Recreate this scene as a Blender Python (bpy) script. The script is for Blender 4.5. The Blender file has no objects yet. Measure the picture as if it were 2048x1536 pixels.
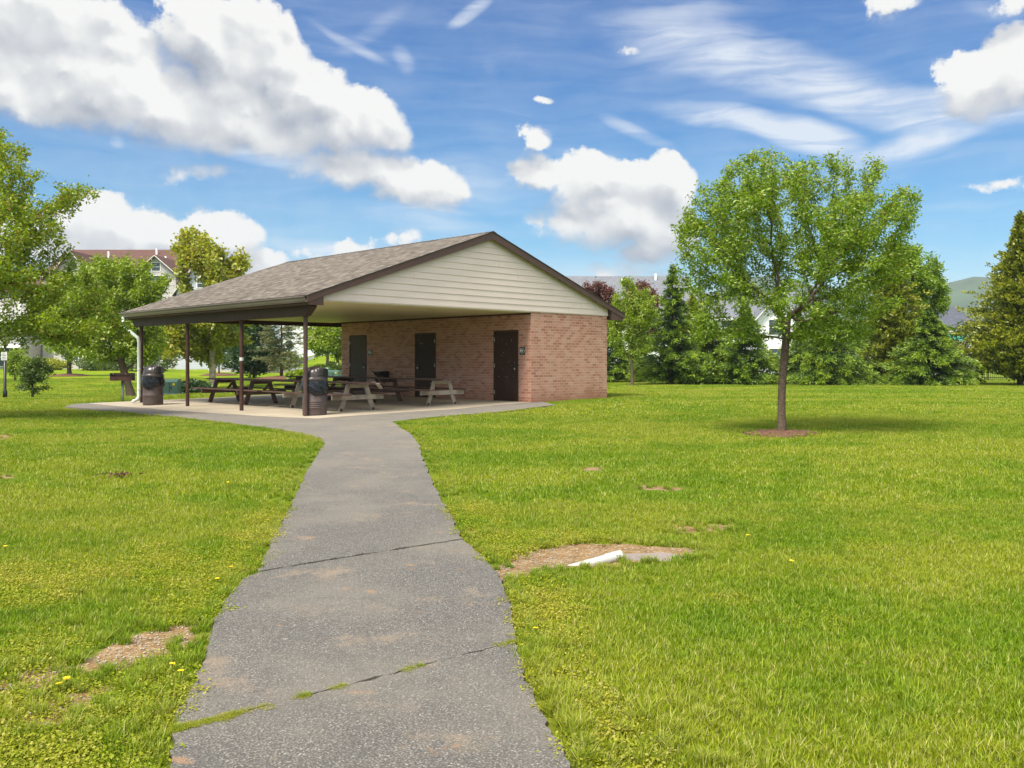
import bpy, math, random
import numpy as np
from mathutils import Vector, Matrix
from mathutils.geometry import delaunay_2d_cdt

random.seed(7)
RNG = np.random.default_rng(11)
R = math.radians
scene = bpy.context.scene
COL = scene.collection

# ------------------------------------------------------------------ camera
F = 1770.0                      # focal length in photo pixels (2048 wide)
CH = 1.3                        # camera height over the pavilion floor
HY = 720.0                      # horizon row
cam_d = bpy.data.cameras.new("camera")
cam_d.sensor_width = 36.0
cam_d.lens = 36.0 * F / 2048.0
cam_d.shift_y = -(768.0 - HY) / 2048.0
cam_d.clip_start = 0.05
cam_d.clip_end = 6000
cam = bpy.data.objects.new("camera", cam_d)
cam.location = (0, 0, CH)
cam.rotation_euler = (R(90), 0, 0)
COL.objects.link(cam)
scene.camera = cam

# ------------------------------------------------------------------ exposure
scene.view_settings.view_transform = 'Standard'
scene.view_settings.look = 'None'
scene.view_settings.gamma = 1.0
scene.view_settings.exposure = 1.5
scene.cycles.max_bounces = 5
scene.cycles.diffuse_bounces = 3
scene.cycles.glossy_bounces = 2
scene.cycles.transmission_bounces = 2
scene.cycles.transparent_max_bounces = 8
scene.cycles.caustics_reflective = False
scene.cycles.caustics_refractive = False
scene.cycles.use_denoising = True

# ------------------------------------------------------------------ sun
SUN_TO = Vector((-0.62, -0.78, 0)).normalized()
SUN_EL = R(57)
sd = bpy.data.lights.new("sun", 'SUN')
sd.energy = 2.3
sd.angle = R(20.0)
sd.color = (1.0, 0.93, 0.80)
sun = bpy.data.objects.new("sun", sd)
to = Vector((SUN_TO.x * math.cos(SUN_EL), SUN_TO.y * math.cos(SUN_EL), math.sin(SUN_EL)))
sun.rotation_euler = to.to_track_quat('Z', 'Y').to_euler()
sun.location = to * 60
COL.objects.link(sun)


# ------------------------------------------------------------------ node helper
class NT:
    def __init__(self, tree):
        self.t = tree
        self.n = tree.nodes
        self.l = tree.links

    def node(self, typ, **kw):
        nd = self.n.new(typ)
        for k, v in kw.items():
            setattr(nd, k, v)
        return nd

    def put(self, nd, idx, val):
        if val is None:
            return
        s = nd.inputs[idx]
        if isinstance(val, bpy.types.NodeSocket):
            self.l.new(val, s)
        else:
            s.default_value = val

    def math(self, op, a, b=None, c=None, clamp=False):
        nd = self.node('ShaderNodeMath', operation=op, use_clamp=clamp)
        self.put(nd, 0, a); self.put(nd, 1, b); self.put(nd, 2, c)
        return nd.outputs[0]

    def vmath(self, op, a, b=None, c=None, out=0):
        nd = self.node('ShaderNodeVectorMath', operation=op)
        self.put(nd, 0, a); self.put(nd, 1, b); self.put(nd, 2, c)
        return nd.outputs[out]

    def noise(self, vec, scale, detail=4, rough=0.55, dist=0.0, dims='3D', col=False, lac=2.0):
        nd = self.node('ShaderNodeTexNoise', noise_dimensions=dims)
        self.put(nd, 'Vector', vec)
        nd.inputs['Scale'].default_value = scale
        nd.inputs['Detail'].default_value = detail
        nd.inputs['Roughness'].default_value = rough
        nd.inputs['Lacunarity'].default_value = lac
        nd.inputs['Distortion'].default_value = dist
        return nd.outputs['Color' if col else 'Fac']

    def voro(self, vec, scale, feature='F1', out='Distance', rnd=1.0):
        nd = self.node('ShaderNodeTexVoronoi', feature=feature)
        self.put(nd, 'Vector', vec)
        nd.inputs['Scale'].default_value = scale
        nd.inputs['Randomness'].default_value = rnd
        return nd.outputs[out]

    def ramp(self, fac, stops, interp='LINEAR'):
        nd = self.node('ShaderNodeValToRGB')
        cr = nd.color_ramp
        cr.interpolation = interp
        while len(cr.elements) > 1:
            cr.elements.remove(cr.elements[-1])
        for i, (p, c) in enumerate(stops):
            if len(c) == 3:
                c = (*c, 1)
            if i == 0:
                e = cr.elements[0]; e.position = p
            else:
                e = cr.elements.new(p)
            e.color = c
        self.put(nd, 0, fac)
        return nd.outputs[0]

    def mr(self, v, a, b, c=0.0, d=1.0, smooth=True):
        nd = self.node('ShaderNodeMapRange')
        if smooth:
            nd.interpolation_type = 'SMOOTHSTEP'
        self.put(nd, 0, v)
        for i, x in enumerate((a, b, c, d)):
            self.put(nd, i + 1, x)
        return nd.outputs[0]

    def mix(self, fac, a, b, blend='MIX'):
        nd = self.node('ShaderNodeMix', data_type='RGBA', blend_type=blend)
        self.put(nd, 0, fac)
        for s, v in ((6, a), (7, b)):
            if isinstance(v, tuple) and len(v) == 3:
                v = (*v, 1)
            self.put(nd, s, v)
        return nd.outputs[2]

    def comb(self, x, y, z):
        nd = self.node('ShaderNodeCombineXYZ')
        self.put(nd, 0, x); self.put(nd, 1, y); self.put(nd, 2, z)
        return nd.outputs[0]

    def sep(self, v):
        nd = self.node('ShaderNodeSeparateXYZ')
        self.put(nd, 0, v)
        return nd.outputs


def px_dir(px, py):
    """direction of a photo pixel as (azimuth, elevation) in radians"""
    az = math.atan((px - 1024) / F)
    el = math.atan((HY - py) / F * math.cos(az))
    return az, el


# ------------------------------------------------------------------ world: sky with clouds
world = bpy.data.worlds.new("World")
scene.world = world
world.use_nodes = True
T = NT(world.node_tree)
T.n.clear()
sky = T.node('ShaderNodeTexSky', sky_type='NISHITA')
sky.sun_disc = False
sky.sun_elevation = SUN_EL
sky.sun_rotation = math.atan2(SUN_TO.x, SUN_TO.y) % (2 * math.pi)
sky.altitude = 200
sky.air_density = 1.0
sky.dust_density = 0.5
sky.ozone_density = 3.0
tc = T.node('ShaderNodeTexCoord')
dx, dy, dz = T.sep(tc.outputs['Generated'])
az = T.math('ARCTAN2', dx, dy)
el = T.math('ARCSINE', dz)
P0 = T.comb(az, el, 0.0)

CUM = [(40, 70, 210, 120), (205, 125, 140, 100), (400, 70, 95, 80), (500, 110, 125, 110), (430, 210, 215, 80),
       (600, 190, 110, 75), (710, 235, 125, 60), (780, 262, 60, 32), (150, 190, 240, 50), (520, 262, 260, 40),
       (740, 335, 130, 42), (830, 365, 105, 52), (690, 312, 80, 20), (880, 385, 55, 30),
       (190, 440, 95, 52), (300, 455, 90, 52), (150, 480, 170, 50), (420, 470, 95, 50), (505, 532, 70, 28), (330, 505, 150, 40),
       (1085, 345, 60, 32), (1180, 350, 80, 58), (1265, 365, 90, 62), (1330, 365, 75, 72), (1240, 425, 140, 75),
       (1320, 460, 80, 70), (1175, 440, 90, 34), (1290, 510, 55, 30), (1068, 275, 34, 22),
       (400, 345, 55, 17), (790, 484, 42, 13), (700, 500, 40, 14), (640, 512, 45, 10),
       (1930, 140, 75, 50), (2030, 125, 90, 60), (1960, 185, 60, 25), (1800, -2, 75, 28), (1262, 90, 30, 9),
       (1985, 368, 30, 13), (1220, 548, 40, 12), (1290, 552, 45, 10), (1087, 198, 22, 7), (2030, 8, 40, 15), (2044, 350, 25, 18)]
# elsewhere round the horizon: further cumulus; last row added overhead and behind to whiten ambient light (azimuth deg, elevation deg, radii deg)
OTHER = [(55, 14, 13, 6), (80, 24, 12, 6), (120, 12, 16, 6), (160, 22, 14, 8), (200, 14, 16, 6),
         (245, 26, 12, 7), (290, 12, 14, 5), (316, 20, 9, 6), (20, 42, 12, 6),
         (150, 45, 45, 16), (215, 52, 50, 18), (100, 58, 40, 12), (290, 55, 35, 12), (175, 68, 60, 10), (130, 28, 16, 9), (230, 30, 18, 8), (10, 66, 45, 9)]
blobs = []
for (cx, cy, rx, ry) in CUM:
    a, e = px_dir(cx, cy)
    blobs.append((a, e, rx / F * math.cos(a), ry / F))
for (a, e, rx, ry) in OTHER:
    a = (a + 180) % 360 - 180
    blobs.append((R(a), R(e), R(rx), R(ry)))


w0 = T.vmath('SUBTRACT', T.noise(P0, 9.0, 6, 0.62, col=True), (0.5, 0.5, 0.5))


def blob_field(p):
    """1 inside a cloud, falling below 0 outside; small clouds stay thin"""
    q = T.vmath('MULTIPLY_ADD', w0, (0.075, 0.055, 0.0), p)
    acc = None
    for (a, e, rx, ry) in blobs:
        k = max(.22, min(1.0, ry * F / 52.0))
        v = T.vmath('MULTIPLY_ADD', q, (1 / rx, 1 / ry, 0), (-a / rx, -e / ry, 0))
        d = T.vmath('DOT_PRODUCT', v, v, out=1)
        if k < 1:
            d = T.math('MULTIPLY_ADD', d, k, 1.0 - k)
        acc = d if acc is None else T.math('SMOOTH_MIN', acc, d, 0.45)
    return T.math('SUBTRACT', 1.0, acc)


qv = T.vmath('MULTIPLY_ADD', w0, (0.06, 0.06, 0), P0)
qs = T.vmath('ADD', qv, (0.004, 0.010, 0))
b0_ = T.voro(qv, 17.0, feature='SMOOTH_F1'); b1_ = T.voro(qs, 17.0, feature='SMOOTH_F1')
c0_ = T.voro(qv, 46.0, feature='SMOOTH_F1'); c1_ = T.voro(T.vmath('ADD', qv, (0.002, 0.006, 0)), 46.0, feature='SMOOTH_F1')
fine = T.noise(P0, 36.0, 8, 0.66)
blob0 = blob_field(P0)
blob1 = blob_field(T.vmath('ADD', P0, (0.006, 0.030, 0)))
f0 = T.math('ADD', T.math('ADD', blob0, 0.08), T.math('MULTIPLY', T.math('SUBTRACT', 0.42, b0_), 0.75))
f0 = T.math('ADD', f0, T.math('MULTIPLY', T.math('SUBTRACT', 0.42, c0_), 0.40))
f0 = T.math('ADD', f0, T.math('MULTIPLY', T.math('SUBTRACT', fine, 0.5), 1.5))
big = T.math('SUBTRACT', T.math('MINIMUM', blob0, 1.0), T.math('MINIMUM', blob1, 1.0))
dens = T.mr(f0, T.mr(big, -0.5, 0.5, -0.42, 0.0), T.mr(big, -0.5, 0.5, 0.72, 0.34))
# lit from above: bright where the cloud thins upwards, grey towards the flat bases; billows shade each other
lit = T.math('MULTIPLY_ADD', big, 0.62, 0.66)
lit = T.math('ADD', lit, T.math('MULTIPLY', T.math('SUBTRACT', b1_, b0_), 2.6))
lit = T.math('ADD', lit, T.math('MULTIPLY', T.math('SUBTRACT', c1_, c0_), 0.9))
blotch = T.noise(P0, 8.0, 6, 0.58)
lit = T.math('ADD', lit, T.math('MULTIPLY', T.math('SUBTRACT', blotch, 0.50), 0.5))
lit = T.math('ADD', lit, T.math('MULTIPLY', T.math('SUBTRACT', fine, 0.5), 0.55), clamp=True)
cumcol = T.ramp(lit, [(0.0, (0.135, 0.148, 0.172)), (0.25, (0.175, 0.187, 0.208)), (0.5, (0.220, 0.229, 0.242)), (0.75, (0.272, 0.277, 0.28)), (1.0, (0.335, 0.335, 0.328))])
# clouds behind the camera brightened as unseen fill for gable, brick and roof interior
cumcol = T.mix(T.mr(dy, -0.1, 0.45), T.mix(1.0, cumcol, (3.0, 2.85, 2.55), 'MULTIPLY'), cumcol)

# cirrus streaks: centre px, length px, width px, slope angle deg (positive: rises to the right), strength
CIR = [(1500, 125, 380, 75, -17, .95), (1720, 190, 260, 55, -22, 1.2), (1900, 215, 200, 40, -12, 1.1), (1330, 30, 200, 30, 3, .6),
       (1480, 248, 220, 32, -14, 1.1), (1620, 275, 130, 42, -14, 1.2), (1820, 290, 160, 34, 9, 1.15), (1270, 265, 100, 18, -25, .8),
       (940, 25, 70, 16, 26, .9), (700, 90, 110, 14, -25, .6), (800, 120, 40, 25, -60, .6), (560, 320, 160, 22, -8, .9),
       (930, 370, 150, 60, -10, .6), (850, 440, 170, 40, -6, .7), (230, 250, 60, 18, -8, .7), (240, 290, 20, 14, 0, .5),
       (640, 490, 170, 18, -8, .7), (740, 60, 120, 20, 35, .4), (980, 130, 30, 20, -50, .3), (1150, 310, 110, 24, -10, .5),
       (1750, 340, 260, 30, 8, .35), (1200, 540, 200, 30, 4, .5), (1880, 410, 160, 14, 2, .35), (1990, 30, 60, 20, -30, .4)]
warp2 = T.vmath('SUBTRACT', T.noise(P0, 5.0, 3, 0.5, col=True), (0.5, 0.5, 0.5))
q2 = T.vmath('MULTIPLY_ADD', warp2, (0.05, 0.05, 0), P0)
acc = None
for (cx, cy, L, W, ang, st) in CIR:
    a, e = px_dir(cx, cy)
    ca, sa = math.cos(R(ang)), math.sin(R(ang))
    L, W = L / F, W / F
    t1 = T.vmath('DOT_PRODUCT', q2, (ca / L, sa / L, 0), out=1)
    t1 = T.math('SUBTRACT', t1, (a * ca + e * sa) / L)
    t2 = T.vmath('DOT_PRODUCT', q2, (-sa / W, ca / W, 0), out=1)
    t2 = T.math('SUBTRACT', t2, (-a * sa + e * ca) / W)
    d = T.math('MULTIPLY_ADD', t1, t1, T.math('MULTIPLY', t2, t2))
    g = T.math('MULTIPLY', T.math('MAXIMUM', T.math('SUBTRACT', 1.0, d), 0.0), st)
    acc = g if acc is None else T.math('SMOOTH_MAX', acc, g, 0.3)
rot = T.node('ShaderNodeMapping', vector_type='POINT')
rot.inputs['Rotation'].default_value = (0, 0, R(14))
rot.inputs['Scale'].default_value = (7, 55, 1)
T.put(rot, 0, q2)
streak = T.noise(rot.outputs[0], 1.0, 7, 0.62, dist=0.6)
soft = T.noise(P0, 7.0, 6, 0.6)
cir = T.math('MULTIPLY', acc, T.mr(streak, 0.22, 0.75, 0.35, 1.1))
cir = T.math('MULTIPLY', cir, T.mr(soft, 0.25, 0.6, 0.55, 1.0))
veil = T.math('MULTIPLY', T.mr(T.noise(q2, 4.0, 7, 0.62), 0.46, 0.80), T.mr(el, 0.0, 0.30, 0.42, 0.08))
cir = T.math('MINIMUM', T.math('ADD', cir, veil), 0.85)

skycol = T.mix(1.0, sky.outputs[0], T.ramp(T.mr(el, 0.0, 0.5, smooth=False), [(0.0, (.80, .82, .76)), (0.3, (.20, .60, .76)), (0.7, (.0, .40, .74)), (1.0, (.0, .34, .70))]), 'MULTIPLY')
SKY_K = 0.064
sc_ = T.node('ShaderNodeVectorMath', operation='SCALE')
T.put(sc_, 0, skycol); sc_.inputs['Scale'].default_value = SKY_K
c1 = T.mix(cir, sc_.outputs[0], (0.30, 0.32, 0.345))
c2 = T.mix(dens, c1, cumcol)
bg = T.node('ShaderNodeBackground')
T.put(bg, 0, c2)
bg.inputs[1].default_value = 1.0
wo = T.node('ShaderNodeOutputWorld')
T.l.new(bg.outputs[0], wo.inputs[0])
world.cycles.sampling_method = 'MANUAL'
world.cycles.sample_map_resolution = 512


# ------------------------------------------------------------------ object helpers
def tag(o, label=None, cat=None, group=None, kind=None):
    if label: o['label'] = label
    if cat: o['category'] = cat
    if group: o['group'] = group
    if kind: o['kind'] = kind
    return o


def thing(name, label, cat, loc=(0, 0, 0), rz=0.0, group=None):
    o = bpy.data.objects.new(name, None)
    o.empty_display_size = 0.2
    COL.objects.link(o)
    o.location = loc
    o.rotation_euler = (0, 0, rz)
    return tag(o, label, cat, group)


def copy_tree(o, parent=None):
    c = o.copy()
    COL.objects.link(c)
    c.parent = parent
    for ch in [x for x in ALL if x.parent == o]:
        copy_tree(ch, c)
    return c


ALL = []


def link(name, me, mat, parent=None, smooth=False, loc=None):
    if mat is not None:
        for m in (mat if isinstance(mat, (list, tuple)) else [mat]):
            me.materials.append(m)
    if smooth:
        me.polygons.foreach_set('use_smooth', [True] * len(me.polygons))
    o = bpy.data.objects.new(name, me)
    COL.objects.link(o)
    if parent is not None:
        o.parent = parent
    if loc is not None:
        o.location = loc
    ALL.append(o)
    return o


class MB:
    """collects simple solids into one mesh"""

    def __init__(self):
        self.v = []; self.f = []; self.uv = []

    def add(self, vs, fs, uvs=None):
        b = len(self.v)
        self.v += [tuple(v) for v in vs]
        for i, f in enumerate(fs):
            self.f.append(tuple(b + k for k in f))
            self.uv.append(uvs[i] if uvs else None)

    def box(self, x0, x1, y0, y1, z0, z1):
        vs = [(x, y, z) for x in (x0, x1) for y in (y0, y1) for z in (z0, z1)]
        self.add(vs, [(0, 1, 3, 2), (4, 6, 7, 5), (0, 4, 5, 1), (2, 3, 7, 6), (0, 2, 6, 4), (1, 5, 7, 3)])
        return self

    def beam(self, p0, p1, w, h, up=(0, 0, 1), bev=0.0):
        p0, p1, up = Vector(p0), Vector(p1), Vector(up)
        d = (p1 - p0).normalized()
        sx = d.cross(up)
        if sx.length < 1e-4:
            sx = d.cross(Vector((1, 0, 0)))
        sx.normalize()
        uz = sx.cross(d).normalized()
        a, b = w / 2, h / 2
        if bev > 0:
            prof = [(-a + bev, -b), (a - bev, -b), (a, -b + bev), (a, b - bev), (a - bev, b), (-a + bev, b), (-a, b - bev), (-a, -b + bev)]
        else:
            prof = [(-a, -b), (a, -b), (a, b), (-a, b)]
        n = len(prof)
        vs = [p0 + sx * x + uz * y for x, y in prof] + [p1 + sx * x + uz * y for x, y in prof]
        fs = [(i, (i + 1) % n, n + (i + 1) % n, n + i) for i in range(n)]
        fs += [tuple(range(n - 1, -1, -1)), tuple(range(n, 2 * n))]
        self.add(vs, fs)
        return self

    def tube(self, pts, rad, n=10, cap=True):
        pts = [Vector(p) for p in pts]
        if not isinstance(rad, (list, tuple)):
            rad = [rad] * len(pts)
        rings = []
        prev = None
        for i, p in enumerate(pts):
            d = (pts[min(i + 1, len(pts) - 1)] - pts[max(i - 1, 0)]).normalized()
            if prev is None:
                a = d.cross(Vector((0, 0, 1)))
                if a.length < 1e-3:
                    a = Vector((1, 0, 0))
            else:
                a = prev - d * prev.dot(d)
            a.normalize(); prev = a
            b = d.cross(a)
            rings.append([p + (a * math.cos(2 * math.pi * k / n) + b * math.sin(2 * math.pi * k / n)) * rad[i] for k in range(n)])
        vs = [v for r in rings for v in r]
        fs = []
        for i in range(len(rings) - 1):
            for k in range(n):
                k2 = (k + 1) % n
                fs.append((i * n + k, i * n + k2, (i + 1) * n + k2, (i + 1) * n + k))
        if cap:
            fs.append(tuple(range(n - 1, -1, -1)))
            fs.append(tuple((len(rings) - 1) * n + k for k in range(n)))
        self.add(vs, fs)
        return self

    def lathe(self, prof, n=32, rf=None, c=(0, 0), close=True):
        """prof: (r, z) list; rf(r, z, ang) -> (r, z) lets the profile vary round the axis"""
        vs = []
        for (r, z) in prof:
            for k in range(n):
                a = 2 * math.pi * k / n
                rr, zz = rf(r, z, a) if rf else (r, z)
                vs.append((c[0] + rr * math.cos(a), c[1] + rr * math.sin(a), zz))
        fs = []
        for i in range(len(prof) - 1):
            for k in range(n):
                k2 = (k + 1) % n
                fs.append((i * n + k, i * n + k2, (i + 1) * n + k2, (i + 1) * n + k))
        if close:
            fs.append(tuple(range(n - 1, -1, -1)))
            fs.append(tuple((len(prof) - 1) * n + k for k in range(n)))
        self.add(vs, fs)
        return self

    def quad(self, a, b, c, d, uv=None):
        self.add([a, b, c, d], [(0, 1, 2, 3)], [uv] if uv else None)
        return self

    def build(self, name, mat, parent=None, smooth=False, loc=None):
        me = bpy.data.meshes.new(name)
        me.from_pydata(self.v, [], self.f)
        if any(u is not None for u in self.uv):
            lay = me.uv_layers.new(name='UVMap')
            k = 0
            for i, f in enumerate(self.f):
                for j in range(len(f)):
                    lay.data[k].uv = self.uv[i][j] if self.uv[i] else (0, 0)
                    k += 1
        me.update()
        return link(name, me, mat, parent, smooth, loc)


def np_mesh(name, verts, faces, attrs=None):
    """verts (N,3), faces (M,k) arrays"""
    me = bpy.data.meshes.new(name)
    verts = np.asarray(verts, dtype=np.float32)
    faces = np.asarray(faces, dtype=np.int32)
    k = faces.shape[1]
    me.vertices.add(len(verts))
    me.vertices.foreach_set('co', verts.ravel())
    me.loops.add(faces.size)
    me.loops.foreach_set('vertex_index', faces.ravel())
    me.polygons.add(len(faces))
    me.polygons.foreach_set('loop_start', np.arange(0, faces.size, k, dtype=np.int32))
    me.polygons.foreach_set('loop_total', np.full(len(faces), k, dtype=np.int32))
    if attrs:
        for an, av in attrs.items():
            at = me.attributes.new(an, 'FLOAT', 'POINT')
            at.data.foreach_set('value', np.asarray(av, dtype=np.float32))
    me.update(calc_edges=True)
    return me


# ------------------------------------------------------------------ materials
def mat(name):
    m = bpy.data.materials.new(name)
    m.use_nodes = True
    t = NT(m.node_tree)
    b = m.node_tree.nodes['Principled BSDF']
    return m, t, b


def bump(t, b, h, strength=0.4, dist=0.01):
    n = t.node('ShaderNodeBump')
    n.inputs['Strength'].default_value = strength
    n.inputs['Distance'].default_value = dist
    t.put(n, 'Height', h)
    t.l.new(n.outputs[0], b.inputs['Normal'])


def plain(name, col, rough=0.6, var=0.12, scale=6.0, metal=0.0, bstr=0.1, spec=None, dirt=None):
    m, t, b = mat(name)
    g = t.node('ShaderNodeNewGeometry').outputs['Position']
    n = t.noise(g, scale, 6, 0.6)
    lo = tuple(c * (1 - var) for c in col); hi = tuple(min(1, c * (1 + var)) for c in col)
    c = t.ramp(n, [(0.3, lo), (0.7, hi)])
    if dirt:
        d = t.noise(g, scale * 0.35, 7, 0.65)
        c = t.mix(t.math('MULTIPLY', t.mr(d, 0.5, 0.75), dirt[1]), c, dirt[0])
    t.put(b, 'Base Color', c)
    t.put(b, 'Roughness', t.mr(n, 0.2, 0.8, rough - 0.08, min(1, rough + 0.08)))
    b.inputs['Metallic'].default_value = metal
    if spec is not None:
        b.inputs['Specular IOR Level'].default_value = spec
    bump(t, b, n, bstr, 0.01)
    return m


def brick_mat():
    m, t, b = mat('brick')
    uv = t.node('ShaderNodeUVMap').outputs[0]
    g = t.node('ShaderNodeNewGeometry').outputs['Position']
    wob = t.vmath('MULTIPLY_ADD', t.vmath('SUBTRACT', t.noise(uv, 14, 3, col=True), (.5, .5, .5)), (.006, .006, 0), uv)
    bt = t.node('ShaderNodeTexBrick')
    bt.offset = 0.5
    t.put(bt, 'Vector', wob)
    bt.inputs['Color1'].default_value = (0, 0, 0, 1)
    bt.inputs['Color2'].default_value = (1, 1, 1, 1)
    bt.inputs['Mortar'].default_value = (0.5, 0.5, 0.5, 1)
    bt.inputs['Scale'].default_value = 1.0
    bt.inputs['Mortar Size'].default_value = 0.0065
    bt.inputs['Mortar Smooth'].default_value = 0.25
    bt.inputs['Bias'].default_value = 0.0
    bt.inputs['Brick Width'].default_value = 0.215
    bt.inputs['Row Height'].default_value = 0.0845
    n = t.noise(g, 60, 4, 0.6)
    n2 = t.noise(g, 1.3, 4, 0.6)
    f = t.math('ADD', t.math('MULTIPLY', bt.outputs['Color'], 0.75), t.math('MULTIPLY', n, 0.3))
    c = t.ramp(f, [(0.08, (.32, .125, .085)), (0.35, (.45, .19, .135)), (0.6, (.52, .25, .185)), (0.8, (.57, .31, .24)), (1.0, (.40, .165, .11))])
    c = t.mix(t.mr(n2, 0.35, 0.7, 0.0, 0.35), c, (.54, .30, .21))
    mort = t.mix(n, (.50, .40, .30), (.60, .50, .38))
    c = t.mix(bt.outputs['Fac'], c, mort)
    # red-clay splash stain at the foot of the wall
    z = t.sep(g)[2]
    st = t.math('MULTIPLY', t.mr(t.math('ADD', z, t.math('MULTIPLY', t.noise(g, 1.6, 5), 0.7)), 0.25, 0.85, 1.0, 0.0), 0.75)
    ux = t.sep(uv)[0]
    st = t.math('MULTIPLY', st, t.mr(ux, 99.6, 100.4, 0.25, 1.0))
    c = t.mix(st, c, (.30, .12, .06))
    t.put(b, 'Base Color', c)
    b.inputs['Roughness'].default_value = 0.9
    h = t.math('ADD', t.math('MULTIPLY', bt.outputs['Fac'], -0.7), t.math('MULTIPLY', n, 0.35))
    bump(t, b, h, 0.6, 0.012)
    return m


def shingle_mat():
    m, t, b = mat('asphalt_shingles')
    uv = t.node('ShaderNodeUVMap').outputs[0]
    bt = t.node('ShaderNodeTexBrick')
    bt.offset = 0.37; bt.offset_frequency = 2; bt.squash = 0.7; bt.squash_frequency = 3
    t.put(bt, 'Vector', uv)
    bt.inputs['Color1'].default_value = (0, 0, 0, 1)
    bt.inputs['Color2'].default_value = (1, 1, 1, 1)
    bt.inputs['Mortar'].default_value = (0.1, 0.1, 0.1, 1)
    bt.inputs['Scale'].default_value = 1.0
    bt.inputs['Mortar Size'].default_value = 0.008
    bt.inputs['Mortar Smooth'].default_value = 0.6
    bt.inputs['Brick Width'].default_value = 0.24
    bt.inputs['Row Height'].default_value = 0.142
    n = t.noise(uv, 90, 3, 0.7)
    n2 = t.noise(uv, 0.8, 5, 0.6)
    n3 = t.noise(t.vmath('MULTIPLY', uv, (1, 2.2, 1)), 3.2, 4, 0.7)
    f = t.math('ADD', t.math('MULTIPLY', bt.outputs['Color'], 0.62), t.math('MULTIPLY', n, 0.25))
    f = t.math('ADD', f, t.math('MULTIPLY', t.math('SUBTRACT', n3, 0.42), 0.8))
    c = t.ramp(f, [(0.08, (.058, .043, .033)), (0.35, (.110, .090, .070)), (0.6, (.165, .140, .112)), (0.9, (.26, .225, .185))])
    c = t.mix(t.mr(n2, 0.4, 0.7, 0, .3), c, (.13, .112, .09))
    c = t.mix(t.math('MULTIPLY', bt.outputs['Fac'], 0.85), c, (.035, .026, .02))
    t.put(b, 'Base Color', c)
    b.inputs['Roughness'].default_value = 0.95
    saw = t.math('FRACT', t.math('DIVIDE', t.sep(uv)[1], 0.142))
    h = t.math('ADD', t.math('MULTIPLY', saw, -0.8), t.math('MULTIPLY', f, 0.6))
    bump(t, b, h, 0.9, 0.02)
    return m


def far_roof_mat(name, c1, c2):
    m, t, b = mat(name)
    g = t.node('ShaderNodeNewGeometry').outputs['Position']
    n = t.noise(g, 3.0, 6, 0.75)
    n2 = t.noise(t.vmath('MULTIPLY', g, (1, 1, 8)), 2.0, 3, 0.6)
    f = t.math('ADD', t.math('MULTIPLY', n, 0.6), t.math('MULTIPLY', n2, 0.4))
    t.put(b, 'Base Color', t.ramp(f, [(0.35, c1), (0.65, c2)]))
    b.inputs['Roughness'].default_value = 0.95
    bump(t, b, n, 0.5, 0.03)
    return m


def asphalt_mat():
    m, t, b = mat('asphalt_path')
    g = t.node('ShaderNodeNewGeometry').outputs['Position']
    vd = t.voro(t.vmath('MULTIPLY_ADD', t.noise(g, 60, 2, col=True), (.008, .008, .008), g), 120, out='Color')
    vr = t.sep(vd)[0]
    vdist = t.voro(g, 95)
    n = t.noise(g, 240, 3, 0.6)
    big = t.noise(g, 0.9, 6, 0.62)
    agg = t.ramp(vr, [(0.0, (.09, .083, .075)), (0.35, (.14, .131, .119)), (0.75, (.20, .188, .170)), (0.93, (.31, .29, .26)), (1.0, (.46, .43, .385))])
    base = t.mix(t.mr(vdist, 0.25, 0.75), agg, (.060, .054, .048))
    base = t.mix(t.math('MULTIPLY', n, 0.4), base, (.155, .145, .130))
    base = t.mix(t.mr(big, 0.42, 0.66, 0.0, 0.42), base, (.215, .19, .15))
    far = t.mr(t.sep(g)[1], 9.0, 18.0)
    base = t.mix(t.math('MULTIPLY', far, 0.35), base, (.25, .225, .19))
    wp = t.noise(t.vmath('ADD', g, (3, 9, 1)), 2.4, 7, 0.7)
    base = t.mix(t.mr(wp, 0.52, 0.66, 0.0, 0.35), base, (.085, .08, .073))
    base = t.mix(t.mr(t.noise(t.vmath('ADD', g, (13, 2, 1)), 1.6, 7, 0.72), 0.55, 0.68, 0.0, 0.5), base, (.29, .22, .15))
    # small clay stains
    sp = t.noise(g, 5.5, 4, 0.5)
    base = t.mix(t.mr(sp, 0.67, 0.76, 0.0, 0.6), base, (.33, .19, .10))
    sp2 = t.noise(t.vmath('ADD', g, (31, 7, 2)), 9, 5, 0.65)
    base = t.mix(t.mr(sp2, 0.74, 0.78, 0.0, 0.55), base, (.38, .37, .34))
    t.put(b, 'Base Color', base)
    b.inputs['Roughness'].default_value = 0.88
    h = t.math('ADD', t.math('MULTIPLY', vdist, -0.8), t.math('MULTIPLY', n, 0.3))
    bump(t, b, h, 0.7, 0.006)
    return m


def concrete_mat():
    m, t, b = mat('concrete')
    g = t.node('ShaderNodeNewGeometry').outputs['Position']
    n = t.noise(g, 0.7, 7, 0.65)
    n2 = t.noise(g, 40, 4, 0.6)
    c = t.ramp(n, [(0.3, (.32, .265, .195)), (0.55, (.42, .36, .27)), (0.75, (.48, .41, .32))])
    c = t.mix(t.math('MULTIPLY', n2, 0.35), c, (.30, .26, .21))
    t.put(b, 'Base Color', c)
    b.inputs['Roughness'].default_value = 0.85
    bump(t, b, n2, 0.2, 0.004)
    return m


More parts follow.
